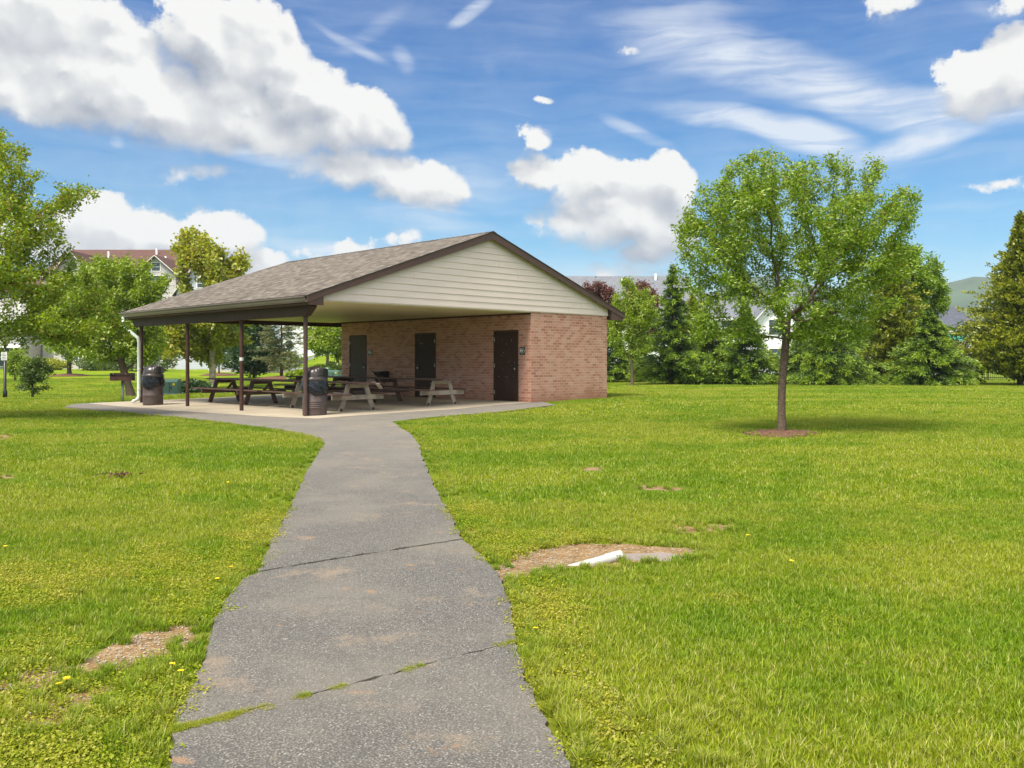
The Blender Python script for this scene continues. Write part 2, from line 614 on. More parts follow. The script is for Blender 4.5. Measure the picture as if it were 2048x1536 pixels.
def wood_mat(name, c_lo, c_hi, grey=0.0):
    m, t, b = mat(name)
    tc_ = t.node('ShaderNodeTexCoord').outputs['Object']
    st = t.noise(t.vmath('MULTIPLY', tc_, (28, 2.0, 28)), 1.0, 5, 0.6, dist=0.4)
    big = t.noise(tc_, 2.6, 5, 0.65)
    c = t.ramp(st, [(0.25, c_lo), (0.7, c_hi)])
    c = t.mix(t.mr(big, 0.5, 0.68, 0.0, 0.55 if grey else 0.25), c, (.26, .215, .165))
    if grey:
        c = t.mix(t.mr(t.noise(tc_, 1.4, 4), 0.45, 0.6, 0.0, grey), c, (.44, .385, .30))
    t.put(b, 'Base Color', c)
    b.inputs['Roughness'].default_value = 0.75
    bump(t, b, st, 0.35, 0.004)
    return m


def leaf_mat(name, stops, trans=0.35, gloss=0.05, hue=None):
    """tint attribute drives the colour of each leaf"""
    m = bpy.data.materials.new(name)
    m.use_nodes = True
    t = NT(m.node_tree)
    t.n.clear()
    a = t.node('ShaderNodeAttribute', attribute_name='tint').outputs['Fac']
    c = t.ramp(a, stops)
    d = t.node('ShaderNodeBsdfDiffuse'); t.put(d, 0, c)
    tr = t.node('ShaderNodeBsdfTranslucent')
    t.put(tr, 0, t.mix(1.0, c, (1.15, 1.25, 0.7), 'MULTIPLY'))
    mx = t.node('ShaderNodeMixShader'); mx.inputs[0].default_value = trans + .08
    t.l.new(d.outputs[0], mx.inputs[1]); t.l.new(tr.outputs[0], mx.inputs[2])
    gl = t.node('ShaderNodeBsdfGlossy'); gl.inputs['Roughness'].default_value = 0.45
    t.put(gl, 0, (0.9, 0.95, 0.8, 1))
    mx2 = t.node('ShaderNodeMixShader'); mx2.inputs[0].default_value = gloss
    t.l.new(mx.outputs[0], mx2.inputs[1]); t.l.new(gl.outputs[0], mx2.inputs[2])
    o = t.node('ShaderNodeOutputMaterial')
    t.l.new(mx2.outputs[0], o.inputs[0])
    return m


def grass_mat(name, weed=False):
    m = bpy.data.materials.new(name)
    m.use_nodes = True
    t = NT(m.node_tree)
    t.n.clear()
    a = t.node('ShaderNodeAttribute', attribute_name='tint').outputs['Fac']
    g = t.node('ShaderNodeNewGeometry').outputs['Position']
    rnd = t.node('ShaderNodeObjectInfo').outputs['Random']
    n1 = t.noise(g, 0.33, 5, 0.62)
    n2 = t.noise(g, 1.7, 4, 0.6)
    nx = t.noise(t.vmath('MULTIPLY', g, (0.10, 0.42, 0.1)), 1.0, 3, 0.5)
    f = t.math('ADD', t.math('MULTIPLY', n1, 0.8), t.math('MULTIPLY', n2, 0.55))
    f = t.math('ADD', f, t.math('MULTIPLY', nx, 0.6))
    f = t.math('SUBTRACT', f, 0.05)
    f = t.math('ADD', f, t.math('MULTIPLY', rnd, 0.05))
    f = t.mr(f, 0.80, 1.07)
    if weed:
        lush = t.ramp(a, [(0.0, (0.128, 0.175, 0.009)), (0.6, (0.256, 0.292, 0.018)), (1.0, (0.400, 0.365, 0.075))])
        dry = t.ramp(a, [(0.0, (0.208, 0.204, 0.015)), (0.6, (0.376, 0.336, 0.045)), (1.0, (0.480, 0.380, 0.210))])
    else:
        lush = t.ramp(a, [(0.0, (0.080, 0.146, 0.006)), (0.5, (0.160, 0.248, 0.009)), (0.85, (0.272, 0.329, 0.021)), (1.0, (0.400, 0.365, 0.195))])
        dry = t.ramp(a, [(0.0, (0.168, 0.212, 0.009)), (0.5, (0.296, 0.321, 0.021)), (0.8, (0.416, 0.380, 0.090)), (1.0, (0.512, 0.402, 0.330))])
    c = t.mix(1.0, t.mix(f, lush, dry), (1.09, 1.22, .66), 'MULTIPLY')
    d = t.node('ShaderNodeBsdfDiffuse'); t.put(d, 0, c)
    tr = t.node('ShaderNodeBsdfTranslucent'); t.put(tr, 0, c)
    mx = t.node('ShaderNodeMixShader'); mx.inputs[0].default_value = 0.4
    t.l.new(d.outputs[0], mx.inputs[1]); t.l.new(tr.outputs[0], mx.inputs[2])
    gl = t.node('ShaderNodeBsdfGlossy'); gl.inputs['Roughness'].default_value = 0.4
    mx2 = t.node('ShaderNodeMixShader'); mx2.inputs[0].default_value = 0.018
    t.l.new(mx.outputs[0], mx2.inputs[1]); t.l.new(gl.outputs[0], mx2.inputs[2])
    o = t.node('ShaderNodeOutputMaterial')
    t.l.new(mx2.outputs[0], o.inputs[0])
    return m


def ground_mat():
    m, t, b = mat('lawn_ground')
    g = t.node('ShaderNodeNewGeometry').outputs['Position']
    dirt = t.node('ShaderNodeAttribute', attribute_name='dirt').outputs['Fac']
    n1 = t.noise(g, 0.33, 5, 0.62)
    n2 = t.noise(g, 1.7, 4, 0.6)
    nx = t.noise(t.vmath('MULTIPLY', g, (0.10, 0.42, 0.1)), 1.0, 3, 0.5)
    f = t.math('ADD', t.math('MULTIPLY', n1, 0.8), t.math('MULTIPLY', n2, 0.55))
    f = t.math('ADD', f, t.math('MULTIPLY', nx, 0.5))
    f = t.mr(f, 0.80, 1.07)
    fine = t.noise(g, 38, 4, 0.7)
    mid = t.noise(t.vmath('MULTIPLY', g, (1, 0.35, 1)), 7, 5, 0.7)
    gg = t.mix(f, (.128, .222, .007), (.272, .322, .016))
    gg = t.mix(t.mr(mid, 0.35, 0.7, 0.0, 0.55), gg, (.085, .135, .008))
    near = t.mr(t.sep(g)[1], 20, 50, 0.45, 1.0)
    gg = t.mix(near, (.075, .095, .012), gg)
    soil = t.ramp(t.noise(g, 7, 7, 0.75), [(0.3, (.13, .078, .036)), (0.5, (.25, .158, .075)), (0.65, (.32, .225, .125)), (0.8, (.37, .29, .19))])
    pb = t.voro(g, 60, out='Color')
    soil = t.mix(t.mr(t.sep(pb)[0], 0.8, 0.9, 0, .6), soil, (.42, .37, .30))
    mask = t.mr(t.math('ADD', dirt, t.math('MULTIPLY', t.math('SUBTRACT', t.noise(g, 9, 4), 0.5), 0.5)), 0.4, 0.6)
    c = t.mix(mask, gg, soil)
    t.put(b, 'Base Color', c)
    b.inputs['Roughness'].default_value = 1.0
    b.inputs['Specular IOR Level'].default_value = 0.1
    bump(t, b, t.math('ADD', fine, t.math('MULTIPLY', mid, 1.5)), 0.6, 0.03)
    return m


def siding_mat(name, col, pitch=0.15, axis=2):
    m, t, b = mat(name)
    g = t.node('ShaderNodeNewGeometry').outputs['Position']
    z = t.sep(g)[axis]
    fr = t.math('FRACT', t.math('DIVIDE', z, pitch))
    n = t.noise(g, 1.5, 5, 0.6)
    c = t.mix(t.mr(n, 0.3, 0.7), col, tuple(x * 0.88 for x in col))
    t.put(b, 'Base Color', c)
    b.inputs['Roughness'].default_value = 0.6
    bump(t, b, t.math('MULTIPLY', fr, -1.0), 1.0, 0.03)
    return m


M = {}
M['brick'] = brick_mat()
M['shingle'] = shingle_mat()
M['asphalt'] = asphalt_mat()
M['concrete'] = concrete_mat()
M['brown_wrap'] = plain('brown_aluminium', (.100, .058, .047), 0.55, 0.12, 3, spec=.35, bstr=0.08)
M['brown_dark'] = plain('dark_brown_paint', (.060, .030, .020), 0.6, 0.2, 5, spec=.3, bstr=0.05, dirt=((.11, .09, .075), .25))
M['brown_post'] = plain('post_paint', (.075, .047, .040), 0.6, 0.15, 4, spec=.3, bstr=0.05)
M['gutter'] = plain('gutter_paint', (.15, .125, .105), 0.4, 0.12, 2, dirt=((.3, .28, .25), .3))
M['siding'] = plain('cream_vinyl', (.75, .63, .57), 0.55, 0.035, 1.2, bstr=0.03, dirt=((.60, .49, .43), .25))
M['soffit'] = None
M['door'] = plain('door_paint', (.042, .020, .013), 0.62, 0.15, 4, spec=.25, dirt=((.11, .075, .055), .35), bstr=0.08)
M['door_grey'] = plain('worn_door_paint', (.085, .055, .036), 0.6, 0.15, 4, spec=.25, dirt=((.10, .09, .075), .3), bstr=0.08)
M['steel'] = plain('steel', (.45, .44, .42), 0.35, 0.15, 20, metal=0.9)
M['black'] = plain('black_metal', (.012, .012, .013), 0.4, 0.2, 8)
M['white_mark'] = plain('white_mark', (.60, .60, .58), 0.7, 0.1, 30)
M['scratch'] = plain('scratch', (.20, .19, .175), 0.7, 0.3, 60)
M['sign_plate'] = plain('sign_plate', (.025, .022, .022), 0.35, 0.1, 8)
M['wood'] = wood_mat('brown_stained_wood', (.068, .036, .030), (.150, .085, .066))
M['wood_raw'] = wood_mat('weathered_wood', (.17, .135, .10), (.36, .30, .225), grey=0.8)
M['drum'] = plain('rusty_drum', (.085, .062, .058), 0.55, 0.2, 7, metal=0.2, dirt=((.15, .11, .095), .6), bstr=0.15)
M['lid'] = plain('lid_plastic', (.045, .036, .034), 0.28, 0.15, 5, bstr=0.03)
M['bag'] = plain('bag_plastic', (.010, .011, .014), 0.22, 0.2, 12, bstr=0.05)
M['galv'] = plain('galvanised', (.30, .33, .35), 0.45, 0.15, 8, metal=0.5)
M['pipe_white'] = plain('downspout_white', (.62, .70, .66), 0.4, 0.06, 3, dirt=((.40, .42, .36), .4))
M['grill'] = plain('grill_rust', (.06, .028, .020), 0.7, 0.35, 14, metal=0.3, bstr=0.2)
M['utility'] = plain('utility_green', (.075, .15, .115), 0.45, 0.08, 2)
M['utility_pale'] = plain('utility_pale', (.22, .36, .25), 0.45, 0.08, 2)
M['pvc'] = plain('pvc', (.46, .46, .45), 0.4, 0.04, 6, dirt=((.34, .26, .19), .65))
M['bark'] = plain('bark_grey', (.105, .073, .050), 0.95, 0.55, 26, bstr=1.0)
M['bark_pale'] = plain('bark_pale', (.36, .31, .23), 0.95, 0.45, 7, bstr=0.6)
M['bark_dark'] = plain('bark_dark', (.055, .040, .028), 0.95, 0.3, 20, bstr=0.6)
M['mulch'] = plain('mulch', (.13, .062, .035), 1.0, 0.5, 28, bstr=1.0)
M['stone'] = plain('gravel_stone', (.40, .36, .31), 0.85, 0.35, 22, bstr=0.3)
M['glass'] = plain('window_glass', (.05, .07, .09), 0.12, 0.3, 0.5, bstr=0.0)
M['win_white'] = plain('window_white', (.80, .80, .80), 0.5, 0.03, 2)
M['cream_wall'] = siding_mat('cream_house_siding', (.44, .42, .41), 0.2)
M['blue_wall'] = siding_mat('pale_house_siding', (.44, .47, .52), 0.2)
M['white_wall'] = siding_mat('white_house_siding', (.74, .76, .80), 0.2)
M['brown_roof'] = far_roof_mat('brown_roof', (.085, .040, .032), (.14, .072, .058))
M['grey_roof'] = far_roof_mat('grey_roof', (.11, .12, .14), (.20, .21, .235))
M['slate_roof'] = far_roof_mat('slate_roof', (.055, .062, .085), (.105, .115, .145))
M['teal'] = plain('teal_cloth', (.05, .42, .34), 0.7, 0.1, 2)
M['lamp_glass'] = plain('lamp_globe', (.42, .40, .34), 0.3, 0.15, 8)
M['yellow'] = plain('dandelion_yellow', (.85, .60, .01), 0.7, 0.15, 200)
M['hill'] = plain('wooded_hill', (.040, .075, .032), 1.0, 0.35, 0.02, bstr=0.6)
M['grass'] = grass_mat('grass_blades')
M['weed'] = grass_mat('weed_leaves', weed=True)
M['ground'] = ground_mat()
M['road'] = plain('road_asphalt', (.20, .21, .23), 0.9, 0.1, 0.3)
M['kerb'] = plain('kerb_concrete', (.45, .41, .36), 0.9, 0.1, 0.8)

m_, t_, b_ = mat('vinyl_soffit')
tc_ = t_.node('ShaderNodeTexCoord').outputs['Object']
gz = t_.math('FRACT', t_.math('DIVIDE', t_.sep(tc_)[0], 0.127))
ln = t_.mr(t_.math('ABSOLUTE', t_.math('SUBTRACT', gz, 0.5)), 0.44, 0.5)
t_.put(b_, 'Base Color', t_.mix(t_.math('MULTIPLY', ln, 0.35), t_.mix(t_.noise(tc_, 0.9, 4), (.74, .65, .42), (.82, .73, .50)), (.25, .22, .13)))
b_.inputs['Roughness'].default_value = 0.5
bump(t_, b_, ln, 0.4, 0.01)
M['soffit'] = m_

m_, t_, b_ = mat('muddy_water')
g_ = t_.node('ShaderNodeNewGeometry').outputs['Position']
t_.put(b_, 'Base Color', t_.mix(t_.noise(g_, 3, 3), (.24, .165, .13), (.31, .22, .175)))
b_.inputs['Roughness'].default_value = 0.12
bump(t_, b_, t_.noise(g_, 12, 2), 0.04, 0.01)
M['puddle'] = m_

# foliage colours (tint 0 dark .. 1 light)
M['lf_main'] = leaf_mat('leaves_bright', [(0, (.085, .165, .006)), (.5, (.205, .32, .010)), (.85, (.33, .44, .020)), (1, (.36, .32, .045))])
M['lf_oak'] = leaf_mat('leaves_oak', [(0, (.10, .18, .006)), (.45, (.235, .325, .008)), (.85, (.39, .46, .016)), (1, (.36, .19, .03))])
M['lf_yellow'] = leaf_mat('leaves_yellow', [(0, (.17, .22, .014)), (.5, (.36, .38, .024)), (.85, (.50, .49, .05)), (1, (.42, .28, .07))])
M['lf_lime'] = leaf_mat('leaves_lime', [(0, (.12, .19, .008)), (.5, (.25, .34, .012)), (1, (.42, .48, .03))])
M['lf_plum'] = leaf_mat('leaves_plum', [(0, (.06, .018, .018)), (.6, (.16, .05, .048)), (1, (.30, .12, .10))], trans=0.25)
M['lf_pine'] = leaf_mat('needles_pine', [(0, (.018, .045, .018)), (.6, (.045, .10, .032)), (1, (.095, .17, .05))], trans=0.15)
M['lf_spruce'] = leaf_mat('needles_spruce', [(0, (.020, .050, .004)), (.40, (.065, .130, .007)), (.70, (.18, .285, .010)), (1, (.32, .42, .02))], trans=0.18)
M['lf_arbor'] = leaf_mat('needles_olive', [(0, (.050, .075, .004)), (.5, (.165, .20, .008)), (1, (.34, .34, .02))], trans=0.2)
M['lf_larch'] = leaf_mat('needles_thin', [(0, (.09, .10, .035)), (.5, (.17, .18, .07)), (1, (.30, .28, .15))], trans=0.25)
M['lf_hedge'] = leaf_mat('leaves_dark', [(0, (.035, .07, .006)), (.6, (.085, .14, .012)), (1, (.16, .22, .022))])


# ------------------------------------------------------------------ terrain
def sm(x):
    x = np.clip(x, 0, 1)
    return x * x * (3 - 2 * x)


PUD_Z = -0.288      # level of the puddle


def zg(X, Y):
    X = np.asarray(X, dtype=float); Y = np.asarray(Y, dtype=float)
    s = ((X - .584) + (Y - 27.05)) * .7071
    z = np.clip(-0.012 + .014 * s, -.14, .04)
    z = z - 0.17 * (1 - sm((Y - 5) / 11))
    left = sm((-X - 8) / 9)
    z = z - left * 0.42 * np.exp(-((Y - 45) / 9.0) ** 2)
    z = z + left * 0.27 * sm((Y - 62) / 36)
    q = X / np.maximum(Y, 1)
    z = z + 1.9 * np.exp(-((q + .205) / .055) ** 2) * sm((Y - 78) / 55) * (Y > 50)
    # gentle unevenness of the lawn
    z = z + 0.012 * np.sin(X * 1.3 + Y * .4) * np.cos(Y * .9 - X * .3) * sm((np.hypot(X + .6, Y) - 3) / 6)
    # shallow basin at the drain pipe
    z = z - 0.015 * np.exp(-(((X - .75) / .9) ** 2 + ((Y - 7.2) / .35) ** 2))
    d = np.hypot((X - 1.17) / .27, (Y - 7.15) / .15) + .10 * np.sin(X * 19) + .08 * np.sin(Y * 31 + X * 7)
    t_ = PUD_Z + np.clip(.018 * (d - 1), -.014, .03)
    m = 1 - sm((d - 1.15) / 1.1)
    z = z * (1 - m) + t_ * m
    return z


def zg1(x, y):
    return float(zg(x, y))


def hit(px, py, ymax=300.0):
    """where the ray of a photo pixel meets the ground"""
    ux = (px - 1024) / F; uz = (HY - py) / F
    Y = 1.5
    while Y < ymax:
        if CH + uz * Y <= zg1(ux * Y, Y):
            break
        Y += max(0.05, Y * 0.01)
    lo, hi = Y - max(0.05, Y * 0.01) * 1.05, Y
    for _ in range(20):
        m = (lo + hi) / 2
        if CH + uz * m <= zg1(ux * m, m): hi = m
        else: lo = m
    return (ux * hi, hi)


def at(px, py, Y):
    return ((px - 1024) / F * Y, Y, CH + (HY - py) / F * Y)


def gx(px, Y):
    X = (px - 1024) / F * Y
    return (X, Y, zg1(X, Y))


def in_poly(pts, poly):
    x, y = pts[:, 0], pts[:, 1]
    inside = np.zeros(len(pts), bool)
    n = len(poly)
    for i in range(n):
        x1, y1 = poly[i]; x2, y2 = poly[(i + 1) % n]
        c = ((y1 > y) != (y2 > y))
        if y1 != y2:
            inside ^= c & (x < (x2 - x1) * (y - y1) / (y2 - y1) + x1)
    return inside


def poly_dist(pts, poly):
    d = np.full(len(pts), 1e9)
    n = len(poly)
    for i in range(n):
        a = np.array(poly[i]); b = np.array(poly[(i + 1) % n])
        ab = b - a
        t = np.clip(((pts - a) @ ab) / max(ab @ ab, 1e-12), 0, 1)
        q = a + t[:, None] * ab
        d = np.minimum(d, np.hypot(*(pts - q).T))
    return d


def wiggle(poly, step=0.06, amp=0.012, closed=True, seed=3, keep=()):
    """resample an outline and make it slightly ragged"""
    rs = np.random.default_rng(seed)
    out = []
    n = len(poly)
    for i in range(n if closed else n - 1):
        a = np.array(poly[i]); b = np.array(poly[(i + 1) % n])
        L = np.hypot(*(b - a))
        sub = step * max(1.0, a[1] / 6.0)
        k = max(1, int(L / sub))
        nrm = np.array([-(b - a)[1], (b - a)[0]]) / max(L, 1e-9)
        for j in range(k):
            p = a + (b - a) * j / k
            off = 0 if i in keep else rs.normal() * amp
            out.append(tuple(p + nrm * off))
    return out


def fill_poly(outline, spacing, zoff, zf=zg, skirt=0.05):
    """triangulated sheet over the terrain with a short skirt at its rim"""
    o = np.array(outline)
    x0, y0 = o.min(0); x1, y1 = o.max(0)
    inner = []
    y = y0
    while y < y1:
        sp = spacing * max(1.0, y / 6.0)
        xs = np.arange(x0, x1, sp)
        row = np.stack([xs + RNG.uniform(-.2, .2, len(xs)) * sp, np.full(len(xs), y)], 1)
        inner.append(row)
        y += sp
    inner = np.concatenate(inner)
    inner = inner[in_poly(inner, outline)]
    inner = inner[poly_dist(inner, outline) > spacing * 0.3]
    pts = [Vector((float(a), float(b))) for a, b in outline] + [Vector((float(a), float(b))) for a, b in inner]
    n = len(outline)
    edges = [(i, (i + 1) % n) for i in range(n)]
    vs, es, fs, *_ = delaunay_2d_cdt(pts, edges, [list(range(n))], 1, 1e-5)
    A = np.array([(v.x, v.y) for v in vs])
    Z = zf(A[:, 0], A[:, 1]) + zoff
    V = [(a[0], a[1], z) for a, z in zip(A, Z)]
    Fc = [tuple(f) for f in fs]
    if skirt:
        base = len(V)
        oz = zf(o[:, 0], o[:, 1]) + zoff
        for i in range(n):
            V.append((o[i, 0], o[i, 1], oz[i]))
            V.append((o[i, 0], o[i, 1], oz[i] - skirt))
        for i in range(n):
            j = (i + 1) % n
            Fc.append((base + 2 * i, base + 2 * j, base + 2 * j + 1, base + 2 * i + 1))
    return V, Fc


def sheet(name, parts, spacing, zoff, m, kind='structure', skirt=0.05):
    mb = MB()
    for outline in parts:
        V, Fc = fill_poly(outline, spacing, zoff, skirt=skirt)
        mb.add(V, Fc)
    o = mb.build(name, m)
    return tag(o, kind=kind)


# pavilion frame -----------------------------------------------------
OX, OY = 0.584, 27.05


def loc2w(s, t):
    return (OX + .70711 * (s - t), OY + .70711 * (s + t))


# paved outline ------------------------------------------------------
Lpx = [(347, 1470), (352, 1435), (385, 1385), (412, 1315), (428, 1245), (455, 1200), (488, 1162), (517, 1149)]
Lpx2 = [(517, 1149), (545, 1085), (585, 1010), (612, 950), (635, 912), (651, 888), (640, 877), (600, 867), (540, 858), (460, 847),
        (380, 838), (300, 830), (220, 822), (130, 814.5)]
Rpx2 = [(1110, 811.5), (1000, 825), (900, 833), (830, 839), (787, 845), (800, 857), (825, 873), (838, 893), (850, 930),
        (868, 975), (893, 1020), (925, 1083)]
Rpx = [(925, 1083), (960, 1112), (1000, 1160), (1022, 1220), (1031, 1290)]
Rpx0 = [(1031, 1290), (1052, 1370), (1085, 1440), (1135, 1536)]
Lp, Lp2, Rp2, Rp, Rp0 = [[hit(*p) for p in l] for l in (Lpx, Lpx2, Rpx2, Rpx, Rpx0)]
L0 = hit(345, 1536)
near_poly = [Lp[0], L0, (-.2, -5), (1.6, -5)] + Rp0[::-1]
mid_poly = Lp + Rp
far_poly = Lp2 + [hit(150, 809), hit(215, 805), loc2w(-8.9, 10.5), loc2w(-8.3, 9.6), loc2w(-7.6, 1.5), loc2w(-7.4, -.2), loc2w(0, .25), loc2w(.5, -.02)] + Rp2


def shrink_edge(a, b, g):
    pass


paved_w = near_poly, mid_poly, far_poly


def inset(poly, edge_pts, gap):
    """pull the vertices listed in edge_pts back from the joint by gap metres"""
    out = []
    c = np.mean(np.array(poly), 0)
    for p in poly:
        if p in edge_pts:
            v = c - np.array(p)
            v = np.array([v[0] * 0.0, np.sign(v[1])]) * gap
            out.append((p[0] + v[0], p[1] + v[1]))
        else:
            out.append(p)
    return out


def joint(poly, a, b, gap, seed):
    """replace the straight edge a-b of the polygon by a slightly irregular one, set back by gap"""
    return inset(poly, (a, b), gap)


near_o = wiggle(joint(near_poly, Lp[0], Rp0[0], 0.008, 1), 0.05, 0.007, seed=4)
mid_o = wiggle(joint(joint(mid_poly, Lp[0], Rp[-1], 0.008, 2), Lp[-1], Rp[0], 0.022, 2), 0.05, 0.007, seed=5)
far_o = wiggle(joint(far_poly, Lp2[0], Rp2[-1], 0.022, 3), 0.06, 0.012, seed=6)
sheet('asphalt_path', [near_o, mid_o, far_o], 0.30, 0.022, M['asphalt'])

slab_poly = [loc2w(-7.85, -.5), loc2w(-8.3, 1.6), loc2w(-8.75, 5.5), loc2w(-8.85, 11.6), loc2w(.2, 11.6), loc2w(.2, .15), loc2w(.05, -.02), loc2w(-3.4, -.48)]
slab_o = wiggle(slab_poly, 0.3, 0.006, seed=8)
sheet('concrete_slab', [slab_o], 0.6, 0.030, M['concrete'])

# bare soil ----------------------------------------------------------
DIRT = [[(985, 1160), (1000, 1128), (1040, 1102), (1075, 1092), (1150, 1087), (1250, 1088), (1310, 1093), (1400, 1098), (1390, 1112),
         (1300, 1126), (1200, 1134), (1110, 1138), (1060, 1150), (1025, 1166), (1000, 1166)],
        [(1335, 1048), (1375, 1052), (1400, 1060), (1380, 1066), (1345, 1062)],
        [(1400, 1050), (1470, 1048), (1465, 1060), (1410, 1063)],
        [(150, 1335), (190, 1308), (240, 1280), (310, 1258), (392, 1246), (385, 1292), (330, 1318), (240, 1340), (180, 1352)],
        [(-20, 1370), (60, 1340), (130, 1325), (150, 1345), (100, 1378), (20, 1395)],
        [(30, 1450), (80, 1412), (140, 1385), (230, 1370), (200, 1415), (110, 1455)],
        [(-40, 872), (28, 868), (20, 877), (-40, 882)], [(-30, 950), (35, 948), (20, 957), (-30, 960)],
        [(930, 1050), (965, 1065), (950, 1075), (935, 1066)], [(1160, 935), (1215, 934), (1200, 941), (1165, 942)], [(1270, 970), (1370, 976), (1350, 982), (1280, 979)]]
DIRT_W = [[hit(*p) for p in d] for d in DIRT]
MULCH = [(4.99, 16.4, .66)]

# ground mesh --------------------------------------------------------
ys = [-8, -6, -4, -2, 0, 1, 2]
y = 2.5
while y < 12: ys.append(y); y += 0.05
while y < 300: ys.append(y); y *= 1.022
ys += [400, 600, 1000, 1800, 3500]
xs = []
x = 0.0
while x < 5: xs.append(x); x += 0.055
while x < 200: xs.append(x); x *= 1.035
xs += [300, 500, 900, 1600, 3000]
xs = sorted(set([-a for a in xs] + xs))
XX, YY = np.meshgrid(xs, ys)
pts = np.stack([XX.ravel(), YY.ravel()], 1)
ZZ = zg(pts[:, 0], pts[:, 1])
sel = (pts[:, 1] < 45) & (np.abs(pts[:, 0]) < 20)
idx = np.where(sel)[0]
sp = pts[idx]
low = np.zeros(len(idx))
for pol in (near_o, mid_o, far_o, slab_o):
    ins = in_poly(sp, pol)
    dd = poly_dist(sp[ins], pol)
    q = np.zeros(len(idx)); q[ins] = np.clip((dd - 0.03) / 0.08, 0, 1) * 0.06
    low = np.maximum(low, q)
ZZ[idx] -= low
dirt = np.zeros(len(pts))
for pol in DIRT_W:
    ins = in_poly(sp, pol)
    dist = poly_dist(sp, pol) * np.where(ins, 1, -1)
    v = np.clip(0.5 + dist / 0.22, 0, 1)
    dirt[idx] = np.maximum(dirt[idx], v)
# trampled soil right along the path edge
for pol in (near_o, mid_o, far_o):
    dist = poly_dist(sp, pol)
    v = np.clip(0.62 - dist / 0.10, 0, 1) * 0.9
    dirt[idx] = np.maximum(dirt[idx], v)
nx_, ny_ = len(xs), len(ys)
ii = np.arange(nx_ * ny_).reshape(ny_, nx_)
fc = np.stack([ii[:-1, :-1].ravel(), ii[:-1, 1:].ravel(), ii[1:, 1:].ravel(), ii[1:, :-1].ravel()], 1)
gm = np_mesh('lawn', np.stack([pts[:, 0], pts[:, 1], ZZ], 1), fc, {'dirt': dirt})
ground = link('ground', gm, M['ground'], smooth=True)
tag(ground, kind='structure')

# puddle -------------------------------------------------------------
pud = [(1.17 + .27 * 1.22 * math.cos(a * .35), 7.15 + .15 * 1.22 * math.sin(a * .35)) for a in range(18)]
V, Fc = fill_poly(wiggle(pud, 0.04, 0.010, seed=9), 0.1, 0.0, zf=lambda a, b: np.zeros_like(a) + PUD_Z, skirt=0)
mbp = MB(); mbp.add(V, Fc)
tag(mbp.build('puddle', M['puddle']), kind='structure')


# ------------------------------------------------------------------ grass
def blades(n, rad, hmin, hmax, w, seed, seg=2, lean=0.5, dry=0.1, clump=0.0):
    rs = np.random.default_rng(seed)
    r = rad * np.sqrt(rs.random(n)); a = rs.random(n) * 2 * np.pi
    bx, by = r * np.cos(a), r * np.sin(a)
    if clump:
        nc = max(3, int(n / 12))
        c = rs.integers(0, nc, n)
        cr = rad * np.sqrt(rs.random(nc)); ca = rs.random(nc) * 2 * np.pi
        bx = cr[c] * np.cos(ca[c]) + rs.normal(0, clump, n); by = cr[c] * np.sin(ca[c]) + rs.normal(0, clump, n)
    h = rs.uniform(hmin, hmax, n) * rs.choice([1, 1, 1, 1.25], n)
    th = rs.random(n) * 2 * np.pi
    ln = np.abs(rs.normal(0, lean, n)) * h
    lx, ly = np.cos(th), np.sin(th)
    pa = th + np.pi / 2 + rs.normal(0, .4, n)
    wx, wy = np.cos(pa) * w / 2, np.sin(pa) * w / 2
    tint = np.clip(rs.beta(2, 2.4, n), 0, .93)
    tint = np.where(rs.random(n) < dry, rs.uniform(.9, 1.0, n), tint)
    V = []
    levels = np.linspace(0, 1, seg + 1)
    for k, t in enumerate(levels[:-1]):
        cx = bx + lx * ln * t ** 1.8; cy = by + ly * ln * t ** 1.8; cz = h * t * (1 - .15 * t) - .005
        ww = 1.0 - 0.35 * t
        V.append(np.stack([cx - wx * ww, cy - wy * ww, cz], 1))
        V.append(np.stack([cx + wx * ww, cy + wy * ww, cz], 1))
    V.append(np.stack([bx + lx * ln, by + ly * ln, h * .85], 1))
    m = len(V)
    A = np.stack(V, 1).reshape(-1, 3)
    base = np.arange(n)[:, None] * m
    tris = []
    for k in range(seg - 1):
        o = 2 * k
        tris += [base + np.array([[o, o + 1, o + 3]]), base + np.array([[o, o + 3, o + 2]])]
    o = 2 * (seg - 1)
    tris.append(base + np.array([[o, o + 1, o + 2]]))
    T_ = np.concatenate(tris)
    return A, T_, np.repeat(tint, m)


def leaflets(n, rad, hmin, hmax, size, seed):
    """low broad-leaved weeds: little round leaves at various heights"""
    rs = np.random.default_rng(seed)
    nc = max(4, n // 14)
    cr = rad * np.sqrt(rs.random(nc)); ca = rs.random(nc) * 2 * np.pi
    c = rs.integers(0, nc, n)
    x = cr[c] * np.cos(ca[c]) + rs.normal(0, .022, n); y = cr[c] * np.sin(ca[c]) + rs.normal(0, .022, n)
    z = rs.uniform(hmin, hmax, n)
    th = rs.random(n) * 2 * np.pi
    s = size * rs.uniform(.6, 1.3, n)
    til = rs.uniform(-.5, .7, n)
    d = np.stack([np.cos(th), np.sin(th), til], 1)
    p = np.stack([-np.sin(th), np.cos(th), rs.normal(0, .3, n)], 1)
    b = np.stack([x, y, z], 1)
    V = np.stack([b, b + (d * .55 + p * .45) * s[:, None], b + d * s[:, None], b + (d * .55 - p * .45) * s[:, None]], 1).reshape(-1, 3)
    base = np.arange(n)[:, None] * 4
    T_ = np.concatenate([base + np.array([[0, 1, 2]]), base + np.array([[0, 2, 3]])])
    return V, T_, np.repeat(rs.random(n), 4)


